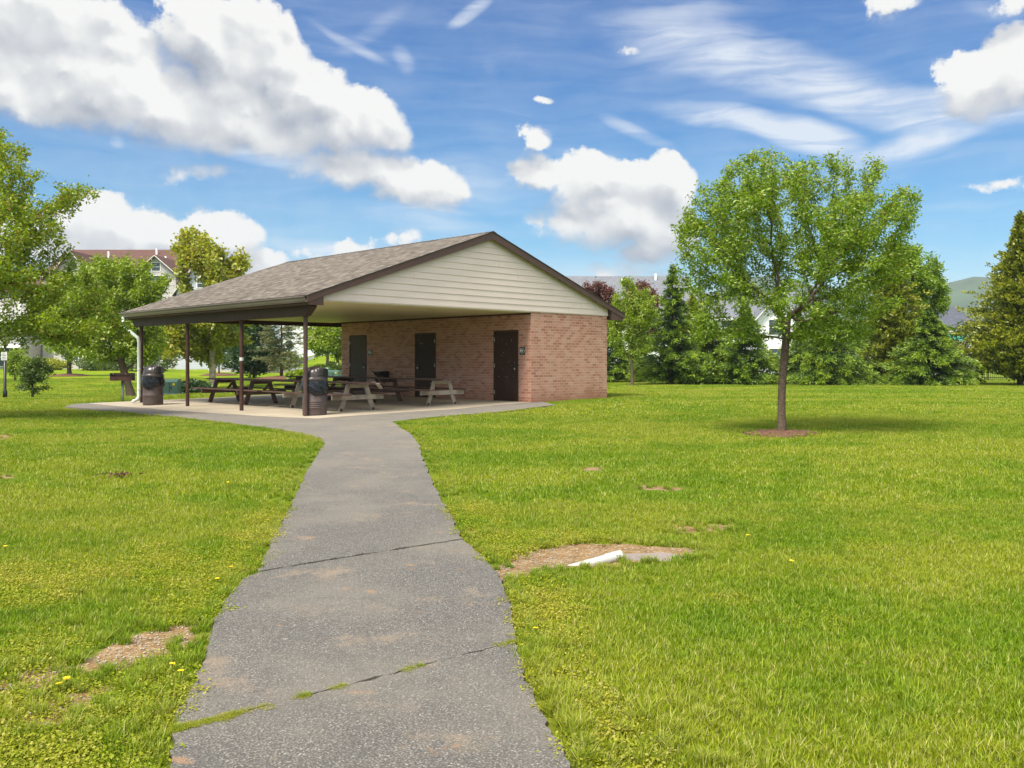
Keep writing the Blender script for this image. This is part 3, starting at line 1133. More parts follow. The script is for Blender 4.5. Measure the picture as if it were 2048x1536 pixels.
def patch(name, m, *sets):
    V, T_, A = [], [], []
    o = 0
    for v, t, a in sets:
        V.append(v); T_.append(t + o); A.append(a); o += len(v)
    me = np_mesh(name, np.concatenate(V), np.concatenate(T_), {'tint': np.concatenate(A)})
    me.materials.append(m)
    return bpy.data.objects.new(name, me)     # referenced by the node tree only, never linked to the scene


def scatter(name, points, idx, rot, scl, variants, label=None):
    me = bpy.data.meshes.new(name)
    me.vertices.add(len(points))
    me.vertices.foreach_set('co', np.asarray(points, dtype=np.float32).ravel())
    for an, av, ty in (('pick', idx, 'INT'), ('turn', rot, 'FLOAT'), ('size', scl, 'FLOAT')):
        at_ = me.attributes.new(an, ty, 'POINT')
        at_.data.foreach_set('value', np.asarray(av, dtype=np.int32 if ty == 'INT' else np.float32))
    o = bpy.data.objects.new(name, me)
    COL.objects.link(o)
    tag(o, kind='stuff')
    ng = bpy.data.node_groups.new(name + '_nodes', 'GeometryNodeTree')
    ng.interface.new_socket('Geometry', in_out='INPUT', socket_type='NodeSocketGeometry')
    ng.interface.new_socket('Geometry', in_out='OUTPUT', socket_type='NodeSocketGeometry')
    N, L = ng.nodes, ng.links
    gi = N.new('NodeGroupInput'); go = N.new('NodeGroupOutput')
    g2i = N.new('GeometryNodeGeometryToInstance')
    for v in reversed(variants):
        oi = N.new('GeometryNodeObjectInfo')
        oi.inputs['Object'].default_value = v
        L.new(oi.outputs['Geometry'], g2i.inputs[0])
    iop = N.new('GeometryNodeInstanceOnPoints')
    iop.inputs['Pick Instance'].default_value = True
    L.new(gi.outputs[0], iop.inputs['Points'])
    L.new(g2i.outputs[0], iop.inputs['Instance'])

    def attr(nm, ty):
        a = N.new('GeometryNodeInputNamedAttribute'); a.data_type = ty
        a.inputs['Name'].default_value = nm
        return a.outputs[0]
    L.new(attr('pick', 'INT'), iop.inputs['Instance Index'])
    cx = N.new('ShaderNodeCombineXYZ'); L.new(attr('turn', 'FLOAT'), cx.inputs[2])
    L.new(cx.outputs[0], iop.inputs['Rotation'])
    L.new(attr('size', 'FLOAT'), iop.inputs['Scale'])
    L.new(iop.outputs[0], go.inputs[0])
    md = o.modifiers.new('scatter', 'NODES')
    md.node_group = ng
    return o


near_v = [patch('turf_patch', M['grass'], blades(330, .17, .014, .038, .0042, 20 + i, 3, .55, .13, 0), blades(120, .17, .024, .052, .0045, 40 + i, 3, .7, .08, .018)) for i in range(5)]
mid_v = [patch('turf_patch', M['grass'], blades(330, .34, .020, .048, .0085, 60 + i, 2, .5, .12)) for i in range(4)]
far_v = [patch('turf_patch', M['grass'], blades(420, .95, .02, .055, .024, 80 + i, 1, .5, .12)) for i in range(4)]
weed_v = [patch('weed_patch', M['weed'], leaflets(420, .15, .004, .032, .0115, 100 + i), blades(60, .15, .02, .05, .004, 110 + i, 2, .6, .25)) for i in range(3)]
tuft_v = [patch('tuft_patch', M['grass'], blades(110, .055, .05, .115, .0052, 130 + i, 3, .65, .2)) for i in range(2)]

all_pav = [near_o, mid_o, far_o, slab_o]
slab_b = [loc2w(-.02, -.02), loc2w(3.69, -.02), loc2w(3.69, 10.2), loc2w(-.02, 10.2)]


def keep_mask(p, r):
    ok = np.ones(len(p), bool)
    for pol in all_pav + [slab_b]:
        ins = in_poly(p, pol)
        d = poly_dist(p, pol)
        ok &= ~(ins & (d > 0)) & (d > r)
    return ok


def rnd_pts(y0, y1, dens, r_edge, extra=0.62):
    xm = y1 * extra + 1
    n = int(dens * 2 * xm * (y1 - y0))
    g_ = dens ** -.5
    gx_, gy_ = np.meshgrid(np.arange(-xm, xm, g_), np.arange(y0, y1, g_))
    p = np.stack([gx_.ravel(), gy_.ravel()], 1) + RNG.uniform(-.5, .5, (gx_.size, 2)) * g_
    p = p[np.abs(p[:, 0]) < p[:, 1] * extra + 1]
    return p[keep_mask(p, r_edge)]


def dirt_mask(p, k):
    ok = np.ones(len(p), bool)
    for pol in DIRT_W:
        ins = in_poly(p, pol)
        d = poly_dist(p, pol) * np.where(ins, 1, -1)
        ok &= d < k
    for (mx_, my_, mr_) in MULCH:
        ok &= np.hypot((p[:, 0] - mx_), (p[:, 1] - my_)) > mr_
    return ok


def emit(name, P, variants, smin, smax, zoff=0.0):
    z = zg(P[:, 0], P[:, 1]) + zoff
    n = len(P)
    return scatter(name, np.stack([P[:, 0], P[:, 1], z], 1), RNG.integers(0, len(variants), n), RNG.random(n) * 6.283, RNG.uniform(smin, smax, n), variants)


# edge strips use small patches so that blades stop at the asphalt, the open lawn uses large ones
Pn = rnd_pts(2.2, 9.5, 40, 0.135)
Pn = Pn[dirt_mask(Pn, -.10)]
wl = np.sin(Pn[:, 0] * 2.1 + 1.3) * np.cos(Pn[:, 1] * 1.7) + np.sin(Pn[:, 0] * 5.3 + Pn[:, 1] * 3.1) * .5
Pn = Pn[~((Pn[:, 0] < -.9) & (Pn[:, 1] < 6.0) & (wl > 0) & (RNG.random(len(Pn)) < .75))]
emit('grass', Pn, near_v, .85, 1.2)
Pe = rnd_pts(2.2, 9.5, 130, 0.03)
de = np.min([poly_dist(Pe, pol) for pol in (near_o, mid_o, far_o)], 0)
dd_ = np.full(len(Pe), 1e9)
for pol in DIRT_W:
    ins = in_poly(Pe, pol)
    dd_ = np.minimum(dd_, np.where(ins, -1, 1) * poly_dist(Pe, pol))
Pe = Pe[((de < .16) & (dd_ > -.02)) | ((dd_ > .01) & (dd_ < .17)) | ((dd_ < 0) & (RNG.random(len(Pe)) < .13) & (Pe[:, 0] < 0)) | ((dd_ < 0) & (dd_ > -.08) & (RNG.random(len(Pe)) < .45))]
emit('grass', Pe, tuft_v, .35, .75)
Pm = rnd_pts(9.2, 22, 10, 0.25)
Pm = Pm[dirt_mask(Pm, -.2)]
emit('grass', Pm, mid_v, .85, 1.2)
Pme = rnd_pts(9.2, 24, 60, 0.05)
de = np.min([poly_dist(Pme, pol) for pol in (far_o, slab_o)], 0)
Pd_ = Pme[~dirt_mask(Pme, -.0) & (RNG.random(len(Pme)) < .55)]
Pme = np.concatenate([Pme[(de < .3) & dirt_mask(Pme, -.05)], Pd_])
emit('grass', Pme, tuft_v, .45, .7)
Pf = rnd_pts(21, 62, 1.5, 0.95)
Pf = Pf[dirt_mask(Pf, -.5)]
emit('grass', Pf, far_v, .85, 1.15)
Pfe = rnd_pts(21, 42, 5, 0.34)
de = np.min([poly_dist(Pfe, pol) for pol in (far_o, slab_o, slab_b)], 0)
Pfe = Pfe[de < 1.1]
emit('grass', Pfe, mid_v, .85, 1.15)
# yellowish weeds: left foreground, along the path and round the drain
Pw = rnd_pts(2.2, 9.5, 60, 0.07)
de = np.min([poly_dist(Pw, pol) for pol in (near_o, mid_o, far_o)], 0)
wn = np.sin(Pw[:, 0] * 2.1 + 1.3) * np.cos(Pw[:, 1] * 1.7) + np.sin(Pw[:, 0] * 5.3 + Pw[:, 1] * 3.1) * .5
leftz = (Pw[:, 0] < -.8) & (Pw[:, 1] < 7.0) & (wn > -.35) & (RNG.random(len(Pw)) < .85)
edgez = (de < .36) & (RNG.random(len(Pw)) < .7)
drain = (np.abs(Pw[:, 0] - .25) < .55) & (np.abs(Pw[:, 1] - 7.5) < .55)
spots = (wn > 1.15) & (RNG.random(len(Pw)) < .3)
Pw = Pw[(leftz | edgez | drain | spots) & dirt_mask(Pw, .0)]
emit('weeds', Pw, weed_v, .85, 1.3)
# tufts: ragged long grass along the near right edge and scattered
Pt = []
for (a, b) in zip(Rp0[:-1], Rp0[1:]):
    for k in range(26):
        f = random.random()
        Pt.append((a[0] + (b[0] - a[0]) * f + abs(random.gauss(.10, .05)), a[1] + (b[1] - a[1]) * f))
for k in range(60):
    p = hit(random.uniform(0, 430), random.uniform(1180, 1500)); Pt.append(p)
for k in range(60):
    p = hit(random.uniform(1080, 1500), random.uniform(1400, 1534)); Pt.append(p)
Pt = np.array(Pt)
Pt = Pt[keep_mask(Pt, 0.05) & dirt_mask(Pt, .02)]
emit('grass', Pt, tuft_v, .4, .8)
# weeds growing in the joint between the slabs
Pj = []
a, b = np.array(Lp[0]), np.array(Rp0[0])
for k in range(46):
    f = random.random() ** 2.2 * .34
    Pj.append(a + (b - a) * f + np.array([0, random.gauss(0.0, .012)]))
for f0_ in (.62, .63, .66, .94, .96, .98, .99, .40, .42):
    Pj.append(a + (b - a) * f0_)
Pj = np.array(Pj)
emit('weeds', Pj, weed_v, .14, .30, .022)
emit('grass', Pj[::3] + .004, tuft_v, .18, .34, .015)

# gravel stones -------------------------------------------------------
rs = np.random.default_rng(5)
SV, SF = [], []
ico = [(0, 0, 1), (1, 0, 0), (0, 1, 0), (-1, 0, 0), (0, -1, 0), (0, 0, -1)]
icf = [(0, 1, 2), (0, 2, 3), (0, 3, 4), (0, 4, 1), (5, 2, 1), (5, 3, 2), (5, 4, 3), (5, 1, 4)]
cnt = 0
for pol, num in ((DIRT_W[0], 430), (DIRT_W[3], 230), (DIRT_W[4], 50), (DIRT_W[5], 40)):
    A = np.array(pol); lo, hi = A.min(0), A.max(0)
    c = rs.uniform(lo, hi, (num * 3, 2))
    c = c[in_poly(c, pol)]
    if pol is DIRT_W[0]:
        c = c[(c[:, 0] < .45) | (rs.random(len(c)) < .25)]
        c = c[~in_poly(c, pud)]
    c = c[:num]
    for (x, y) in c:
        s = rs.uniform(.003, .010)
        q = np.array(ico) * rs.uniform(.6, 1.2, (6, 3)) * s * np.array([1.2, 1.2, .6])
        an = rs.random() * 6.28
        R2 = np.array([[math.cos(an), -math.sin(an), 0], [math.sin(an), math.cos(an), 0], [0, 0, 1]])
        q = q @ R2.T + np.array([x, y, zg1(x, y) + .004])
        SV.append(q); SF.append(np.array(icf) + cnt); cnt += 6
me = np_mesh('gravel', np.concatenate(SV), np.concatenate(SF))
tag(link('gravel', me, M['stone']), kind='stuff')


# ------------------------------------------------------------------ the pavilion
ZS = -0.012


def zl(s):          # floor height at local s
    return -0.012 + .014 * s + .03 if s < 0 else 0.018


pav = thing('picnic_pavilion', 'open-sided picnic pavilion with brown shingle roof, cream gable and pink brick restroom block', 'pavilion', (OX, OY, 0), R(45))
WZ = 2.79           # top of brick
WS, WT = 3.67, 10.15
DOORS = [(.542, 1.648), (4.503, 5.632), (8.504, 9.61)]
DZ0, DZ1 = 0.012, 2.235
mb = MB()


def wall_rect(mb, t0, t1, z0, z1, s=0.0):
    mb.quad((s, t1, z0), (s, t0, z0), (s, t0, z1), (s, t1, z1), [(t1, z0), (t0, z0), (t0, z1), (t1, z1)])


edges_t = [0.0]
for a, b in DOORS: edges_t += [a, b]
edges_t.append(WT)
for i in range(0, len(edges_t), 2):
    wall_rect(mb, edges_t[i], edges_t[i + 1], -.3, WZ)
for a, b in DOORS:
    wall_rect(mb, a, b, DZ1, WZ)
    wall_rect(mb, a, b, -.3, DZ0)
    mb.quad((0, a, DZ0), (.09, a, DZ0), (.09, a, DZ1), (0, a, DZ1), [(0, 0), (.09, 0), (.09, 2.2), (0, 2.2)])
    mb.quad((.09, b, DZ0), (0, b, DZ0), (0, b, DZ1), (.09, b, DZ1), [(0, 0), (.09, 0), (.09, 2.2), (0, 2.2)])
    mb.quad((.09, b, DZ0), (.09, a, DZ0), (.09, a, DZ1), (.09, b, DZ1), [(0, 0), (1, 0), (1, 2), (0, 2)])
    mb.quad((0, b, DZ1), (.09, b, DZ1), (.09, a, DZ1), (0, a, DZ1), [(0, 0), (.09, 0), (.09, 1), (0, 1)])
U0 = 100.0
mb.quad((0, 0, -.3), (WS, 0, -.3), (WS, 0, WZ), (0, 0, WZ), [(U0 + .5, -.3), (U0 + .5 + WS, -.3), (U0 + .5 + WS, WZ), (U0 + .5, WZ)])
mb.quad((WS, 0, -.3), (WS, WT, -.3), (WS, WT, WZ), (WS, 0, WZ), [(0, -.3), (WT, -.3), (WT, WZ), (0, WZ)])
mb.quad((WS, WT, -.3), (0, WT, -.3), (0, WT, WZ), (WS, WT, WZ), [(0, -.3), (WS, -.3), (WS, WZ), (0, WZ)])
mb.quad((0, 0, WZ), (WS, 0, WZ), (WS, WT, WZ), (0, WT, WZ), [(0, 0), (1, 0), (1, 1), (0, 1)])
mb.build('brick_wall', M['brick'], pav)
MB().box(-.035, -.002, -.0, WT, 2.70, 2.765).build('wall_trim', M['brown_dark'], pav)

# roof: prism of shingle planes
TL, TR, RS = -7.97, 4.40, -1.785
ZE, ZR = 2.875, 5.03
TF, TB = -.20, 11.12
mb = MB()
th = .035
for (s0, s1) in ((TL, RS), (TR, RS)):
    L = math.hypot(s1 - s0, ZR - ZE)
    uv = [(0, 0), (0, 0), (0, 0), (0, 0)]
    a, b, c, d = (s0, TF, ZE), (s0, TB, ZE), (s1, TB, ZR), (s1, TF, ZR)
    uvq = [(TF, 0), (TB, 0), (TB, L), (TF, L)]
    if s0 < s1:
        mb.quad(b, a, d, c, [uvq[1], uvq[0], uvq[3], uvq[2]])
    else:
        mb.quad(a, b, c, d, uvq)
    lo = [(p[0], p[1], p[2] - th) for p in (a, b, c, d)]
    mb.quad(lo[0], lo[1], lo[2], lo[3], [(0, 0)] * 4)
    mb.quad(a, d, lo[3], lo[0], [(0, 0)] * 4)
    mb.quad(b, c, lo[2], lo[1], [(0, 0)] * 4)
    mb.quad(a, b, lo[1], lo[0], [(0, 0)] * 4)
roof = mb.build('roof', M['shingle'], pav)
mb = MB()
for k in range(46):   # ridge caps, each lapping the next
    t0 = TF + k * (TB - TF) / 46; t1 = t0 + (TB - TF) / 46 + .02
    for sgn in (-1, 1):
        w = .14
        p = [(RS, t0, ZR + .012), (RS + sgn * w, t0, ZR + .012 - w * .349), (RS + sgn * w, t1, ZR + .004 - w * .349), (RS, t1, ZR + .004)]
        mb.quad(*(p if sgn < 0 else p[::-1]), uv=[(k, 0), (k + .2, 0), (k + .2, .1), (k, .1)])
mb.build('ridge_cap', M['shingle'], roof)

# rake boards (front and back), eave fascia, returns
mb = MB()
for t in (TF + .012, TB - .035):
    for (s0, s1) in ((TL, RS), (TR, RS)):
        a0, a1 = ZE - .036, ZR - .036
        hh = .20
        v = [(s0, t, a0), (s1, t, a1), (s1, t, a1 - hh), (s0, t, a0 - hh * .72)]
        v2 = [(x, t + .022, z) for x, _, z in v]
        mb = MB()
        mb.add(v + v2, [(0, 1, 2, 3), (7, 6, 5, 4), (0, 4, 5, 1), (3, 2, 6, 7), (0, 3, 7, 4)])
        mb.build('rake_board', M['brown_wrap'], pav)
mb = MB()
mb.box(TL + .04, TL + .065, TF + .036, TB - .036, 2.655, 2.835)
mb.build('fascia', M['brown_wrap'], pav)
mb = MB()
mb.box(TR - .065, TR - .04, TF + .036, TB - .036, 2.655, 2.835)
mb.build('fascia', M['brown_wrap'], pav)
mb = MB()
for (a, b) in ((TL + .066, -7.50), (3.72, TR - .066)):
    zt = ZE - .04 + .0
    ins = .2
    if a < 0:
        prof = [(a, 2.64), (b, 2.64), (b, ZE - .06 + (b - TL) * .349), (a, ZE - .06 + (a - TL) * .349)]
    else:
        prof = [(a, 2.64), (b, 2.64), (b, ZE - .06 + (TR - b) * .349), (a, ZE - .06 + (TR - a) * .349)]
    for (t0, t1) in ((TF + .036, -.035), (WT + .75, TB - .037)):
        v = [(s, t0, z) for s, z in prof] + [(s, t1, z) for s, z in prof]
        mb = MB()
        mb.add(v, [(3, 2, 1, 0), (4, 5, 6, 7), (0, 1, 5, 4), (1, 2, 6, 5), (0, 4, 7, 3)])
        mb.build('eave_return', M['brown_wrap'], pav)
mb = MB()
mb.box(TL + .067, -7.45, -.03, TB - .04, 2.655, 2.675)
mb.build('eave_soffit', M['brown_wrap'], pav)
mb = MB()
mb.box(WS + .003, TR - .067, -.03, TB - .04, 2.655, 2.675)
mb.build('eave_soffit', M['brown_wrap'], pav)


def rake_z(s):
    return (ZE + (s - TL) * .349 if s < RS else ZE + (TR - s) * .349) - .04


# gable siding: lapped boards
for (tt, sgn) in ((-.022, -1), (WT + .75, 1)):
    mb = MB()
    z0 = 2.792
    pitch = .178
    k = 0
    while z0 < 4.98:
        z1 = min(z0 + pitch, 4.99)
        def lim(z):
            sL = max(-7.5, TL + (z + .05 - ZE) / .349); sR = min(3.69 + (.0), TR - (z + .05 - ZE) / .349)
            return sL, sR
        l0, r0 = lim(z0); l1, r1 = lim(z1)
        if r0 <= l0: break
        if r1 <= l1: l1 = r1 = (l0 + r0) / 2
        yb = tt + sgn * .018; yt = tt
        mb.quad((l0, yb, z0), (r0, yb, z0), (r1, yt, z1), (l1, yt, z1))
        mb.quad((l0, tt, z0), (r0, tt, z0), (r0, yb, z0), (l0, yb, z0))
        # the joint shadow line between two boards
        z0 += pitch
        k += 1
    g_ = mb.build('gable_siding', M['siding'], pav)
    if sgn < 0:
        mbj = MB()
        for (sj, kj) in ((-5.9, 1), (-4.6, 4), (-2.2, 0), (.4, 2), (-.6, 5), (-2.9, 8), (1.7, 0), (-1.4, 7), (2.3, 1)):
            z = 2.792 + kj * pitch
            if rake_z(sj) > z + pitch:
                mbj = MB(); mbj.beam((sj, tt - .0195, z + .004), (sj, tt - .0025, z + pitch - .004), .006, .004, up=(0, 1, 0))
                mbj.build('siding_joint', M['siding'], g_)
mb = MB()
mb.box(-7.5, 3.69, -.028, -.002, 2.768, 2.7905)
mb.build('siding_starter', M['siding'], pav)
# ceiling
mb = MB()
mb.box(-7.5, -.003, .0, 10.88, 2.75, 2.766)
mb.build('ceiling', M['soffit'], pav)
mb = MB(); mb.box(-7.5, 3.7, 10.885, 10.9, 2.60, 2.79); mb.build('end_beam', M['brown_dark'], pav)

# beam with tapered ends and four posts
mb = MB()
pr = [(.12, 2.655), (.12, 2.60), (.40, 2.395), (10.75, 2.395), (10.95, 2.55), (10.95, 2.655)]
v = [(-7.69, t, z) for t, z in pr] + [(-7.51, t, z) for t, z in pr]
n = len(pr)
mb.add(v, [tuple(range(n)), tuple(range(2 * n - 1, n - 1, -1))] + [(i, n + i, n + (i + 1) % n, (i + 1) % n) for i in range(n)])
mb.build('beam', M['brown_dark'], pav)
for t in (.49, 3.735, 7.05, 10.42):
    z0 = zl(-7.6) - .05
    mb = MB()
    mb.tube([(-7.6, t, z0), (-7.6, t, 2.395)], .054, 16)
    p = mb.build('post', M['brown_post'] if t < 1 else M['brown_dark'], pav, smooth=False)
    MB().lathe([(.075, 2.36), (.075, 2.393)], 16, c=(-7.6, t)).build('post_cap', M['brown_dark'], p)
    if abs(t - 3.735) < .1:
        MB().lathe([(.056, 1.28), (.057, 1.30), (.057, 1.35), (.056, 1.37)], 16, c=(-7.6, t)).build('sticker', M['white_mark'], p)
mb = MB()
for (x0, y0, dx_) in ((-7.78, .43, .13), (-7.58, .66, .11), (-7.72, .60, .10)):
    mb.lathe([(dx_ * .5, -.118), (dx_ * .35, -.104), (.01, -.100)], 9, c=(x0 + .12, y0 - .25), rf=lambda r, z, a: (r * (1 + .3 * math.sin(3 * a)), z))
tag(mb.build('paint_spill', M['white_mark'], pav), 'white spill at the foot of the front post')

# gutter: K-style profile along the left eave, downspout with elbows at its far end
mb = MB()
gp = [(TL + .038, 2.70), (TL - .05, 2.70), (TL - .075, 2.75), (TL - .085, 2.80), (TL - .115, 2.82), (TL - .115, 2.842), (TL - .10, 2.842), (TL - .10, 2.83), (TL - .07, 2.80), (TL - .03, 2.722), (TL + .038, 2.722)]
n = len(gp)
v = [(s, TF + .02, z) for s, z in gp] + [(s, TB - .02, z) for s, z in gp]
mb.add(v, [tuple(range(n)), tuple(range(2 * n - 1, n - 1, -1))] + [(i, n + i, n + (i + 1) % n, (i + 1) % n) for i in range(n)])
mb.build('gutter', M['gutter'], pav)


def w2l(x, y):
    dx_, dy_ = x - OX, y - OY
    return ((dx_ + dy_) * .70711, (-dx_ + dy_) * .70711)


# downspout laid out so that it hangs from the gutter end and runs down beside the last post
def dsp(px, py, s):
    # point on plane local s=const through the pixel
    r = (px - 1024) / F
    # X = OX+.7071(s-t), Y = OY+.7071(s+t), X = rY
    t = (OX + .70711 * s - r * (OY + .70711 * s)) / (.70711 * (1 + r))
    Y = OY + .70711 * (s + t)
    return (s, t, CH + (HY - py) / F * Y)


ds = [dsp(245, 640, -8.03), dsp(248, 652, -8.02), dsp(276, 676, -7.80), dsp(278, 686, -7.74), dsp(277.5, 792, -7.74), dsp(275, 799, -7.78), dsp(266, 803, -7.98)]
ds[0] = (ds[0][0], ds[0][1], 2.705)
mb = MB().tube(ds, .052, 12)
dn = mb.build('downspout', M['pipe_white'], pav, smooth=True)
for i in (739, 778):
    q = dsp(278, i, -7.74)
    mb = MB().lathe([(.058, q[2] - .02), (.058, q[2] + .02)], 14, c=(q[0], q[1]))
    mb.beam((q[0], q[1], q[2]), (-7.6, 10.42, q[2]), .02, .03)
    mb.build('strap', M['white_mark'], dn)

# doors
for i, (a, b) in enumerate(DOORS):
    md_ = M['door_grey'] if i == 2 else M['door']
    fr = .05
    mb = MB()
    mb.box(.0, .05, a + fr, b - fr, DZ0 + .01, DZ1 - fr)
    d = mb.build('door', md_, pav)
    if i == 2: d['label'] = 'worn greyish brown metal door with scratched graffiti'
    mb = MB()
    mb.box(-.014, .06, a + .001, a + fr - .004, DZ0, DZ1 - .001)
    mb.box(-.014, .06, b - fr + .004, b - .001, DZ0, DZ1 - .001)
    mb.box(-.014, .06, a + fr - .004, b - fr + .004, DZ1 - fr + .004, DZ1 - .001)
    mb.build('frame', M['brown_dark'], d)
    hs = 1 if i != 1 else -1       # latch edge: towards small t, except the middle door
    tl = a + fr + .10 if hs > 0 else b - fr - .10
    mb = MB()
    mb.box(-.012, .0, tl - .035, tl + .035, .93, 1.16)
    mb.tube([(-.012, tl, 1.13), (-.065, tl, 1.13), (-.065, tl + hs * .13, 1.13)], .012, 8)
    mb.build('handle', M['black'], d)
    MB().lathe([(.022, 1.0), (.022, 1.055)], 10, c=(-.02, tl)).build('lock_cylinder', M['steel'], d)
    th_ = b - fr + .002 if hs > 0 else a + fr - .002
    for z in (.28, 1.12, 1.95):
        MB().lathe([(.013, z - .06), (.013, z + .06)], 8, c=(-.018, th_)).build('hinge', M['steel'], d)
    mb = MB()
    if i == 0:
        for k in range(16):
            t = random.uniform(a + .15, b - .2); z = random.uniform(.6, 1.95)
            r_ = random.uniform(.004, .011)
            mb = MB(); mb.lathe([(.0005, 0), (r_, .001)], 7, close=False)
            nv = 14
            for q in range(len(mb.v) - nv, len(mb.v)):
                x_, y_, z_ = mb.v[q]
                mb.v[q] = (-.002 - z_, t + x_, z + y_)
            mb.build('paint_chip', M['white_mark'], d)
    elif i == 1:
        for k in range(10):
            t = random.uniform(a + .2, b - .2); z = random.uniform(1.2, 1.95)
            mb = MB(); mb.quad((-.002, t + .02, z), (-.002, t, z), (-.002, t, z + .012), (-.002, t + .02, z + .012))
            mb.build('paint_chip', M['scratch'], d)
        mb = MB(); mb.quad((-.002, b - .25, 1.86), (-.002, b - .42, 1.86), (-.002, b - .42, 1.88), (-.002, b - .25, 1.88))
        mb.build('paint_chip', M['scratch'], d)
    else:
        pts_ = [(.52, 1.15), (.48, 1.35), (.44, 1.52), (.38, 1.60), (.30, 1.58), (.33, 1.45), (.40, 1.30), (.30, 1.50), (.26, 1.40), (.22, 1.22), (.28, 1.32), (.18, 1.36)]
        mb.tube([(-.003, a + u, v_) for u, v_ in pts_], .007, 4)
        mb.build('graffiti', M['scratch'], d)


# restroom signs beside the doors: man, woman and wheelchair in white on a dark plate
def pict(mb, u0, z0, kind, k, face):
    """u runs to the right as seen from the front; face(u, z) -> local point"""
    def poly(pts):
        mb.add([face(u0 + x * k, z0 + y * k) for x, y in pts], [tuple(range(len(pts)))])
    def disc(cx, cy, r):
        poly([(cx + r * math.cos(a * .6283), cy + r * math.sin(a * .6283)) for a in range(10)])
    if kind == 'man':
        disc(0, .86, .10); poly([(-.2, .3), (-.13, .3), (-.13, 0), (-.02, 0), (-.02, .3), (.02, .3), (.02, 0), (.13, 0), (.13, .3), (.2, .3), (.2, .72), (-.2, .72)])
    elif kind == 'woman':
        disc(0, .86, .10); poly([(-.10, .72), (-.27, .25), (-.10, .25), (-.10, 0), (.10, 0), (.10, .25), (.27, .25), (.10, .72)])
    else:
        disc(0, .86, .09)
        poly([(-.04, .74), (.05, .74), (.07, .42), (.27, .42), (.36, .08), (.45, .1), (.34, .5), (.04, .5)])
        a0 = [(math.cos(R(a)), math.sin(R(a))) for a in range(110, 400, 20)]
        ring = [(.06 + .27 * c, .27 + .27 * s_) for c, s_ in a0] + [(.06 + .20 * c, .27 + .20 * s_) for c, s_ in a0[::-1]]
        poly(ring)


for (t0, t1, zc, lab) in ((.256, .486, 1.58, 'dark restroom sign beside the nearest door'), (8.15, 8.41, 1.58, 'dark restroom sign beside the far worn door')):
    mb = MB().box(-.012, -.001, t0, t1, zc - .12, zc + .12)
    sg = mb.build('restroom_sign', M['sign_plate'], pav)
    sg['label'] = lab
    mb = MB()
    tcn = (t0 + t1) / 2
    fc_ = lambda u, z: (-.0145, tcn - u, z)
    pict(mb, -.07, zc - .055, 'man', .15, fc_)
    pict(mb, -.005, zc - .055, 'woman', .15, fc_)
    pict(mb, .06, zc - .055, 'chair', .15, fc_)
    for k in range(7):
        mb.quad(fc_(-.055 + k * .016, zc - .09), fc_(-.045 + k * .016, zc - .09), fc_(-.045 + k * .016, zc - .076), fc_(-.055 + k * .016, zc - .076))
    mb.build('pictogram', M['white_mark'], sg)
# drinking fountain between the two far doors
mb = MB()
ft = 7.35
mb.add([(0, ft - .22, .60), (0, ft + .22, .60), (-.30, ft + .20, .74), (-.30, ft - .20, .74), (0, ft - .24, .88), (0, ft + .24, .88), (-.42, ft + .22, .86), (-.42, ft - .22, .86)],
       [(0, 1, 2, 3), (3, 2, 6, 7), (0, 3, 7, 4), (1, 5, 6, 2), (4, 7, 6, 5), (0, 4, 5, 1)])
mb.box(-.42, -.40, ft - .22, ft + .22, .86, .89)
mb.box(-.40, -.02, ft - .235, ft - .215, .862, .89)
fo = mb.build('drinking_fountain', M['black'], pav)
MB().tube([(-.10, ft + .15, .88), (-.10, ft + .15, .95), (-.16, ft + .12, .97)], .014, 8).build('spout', M['steel'], fo)
MB().lathe([(.03, .80), (.03, .83)], 10, c=(-.43, ft + .16)).build('push_button', M['steel'], fo)


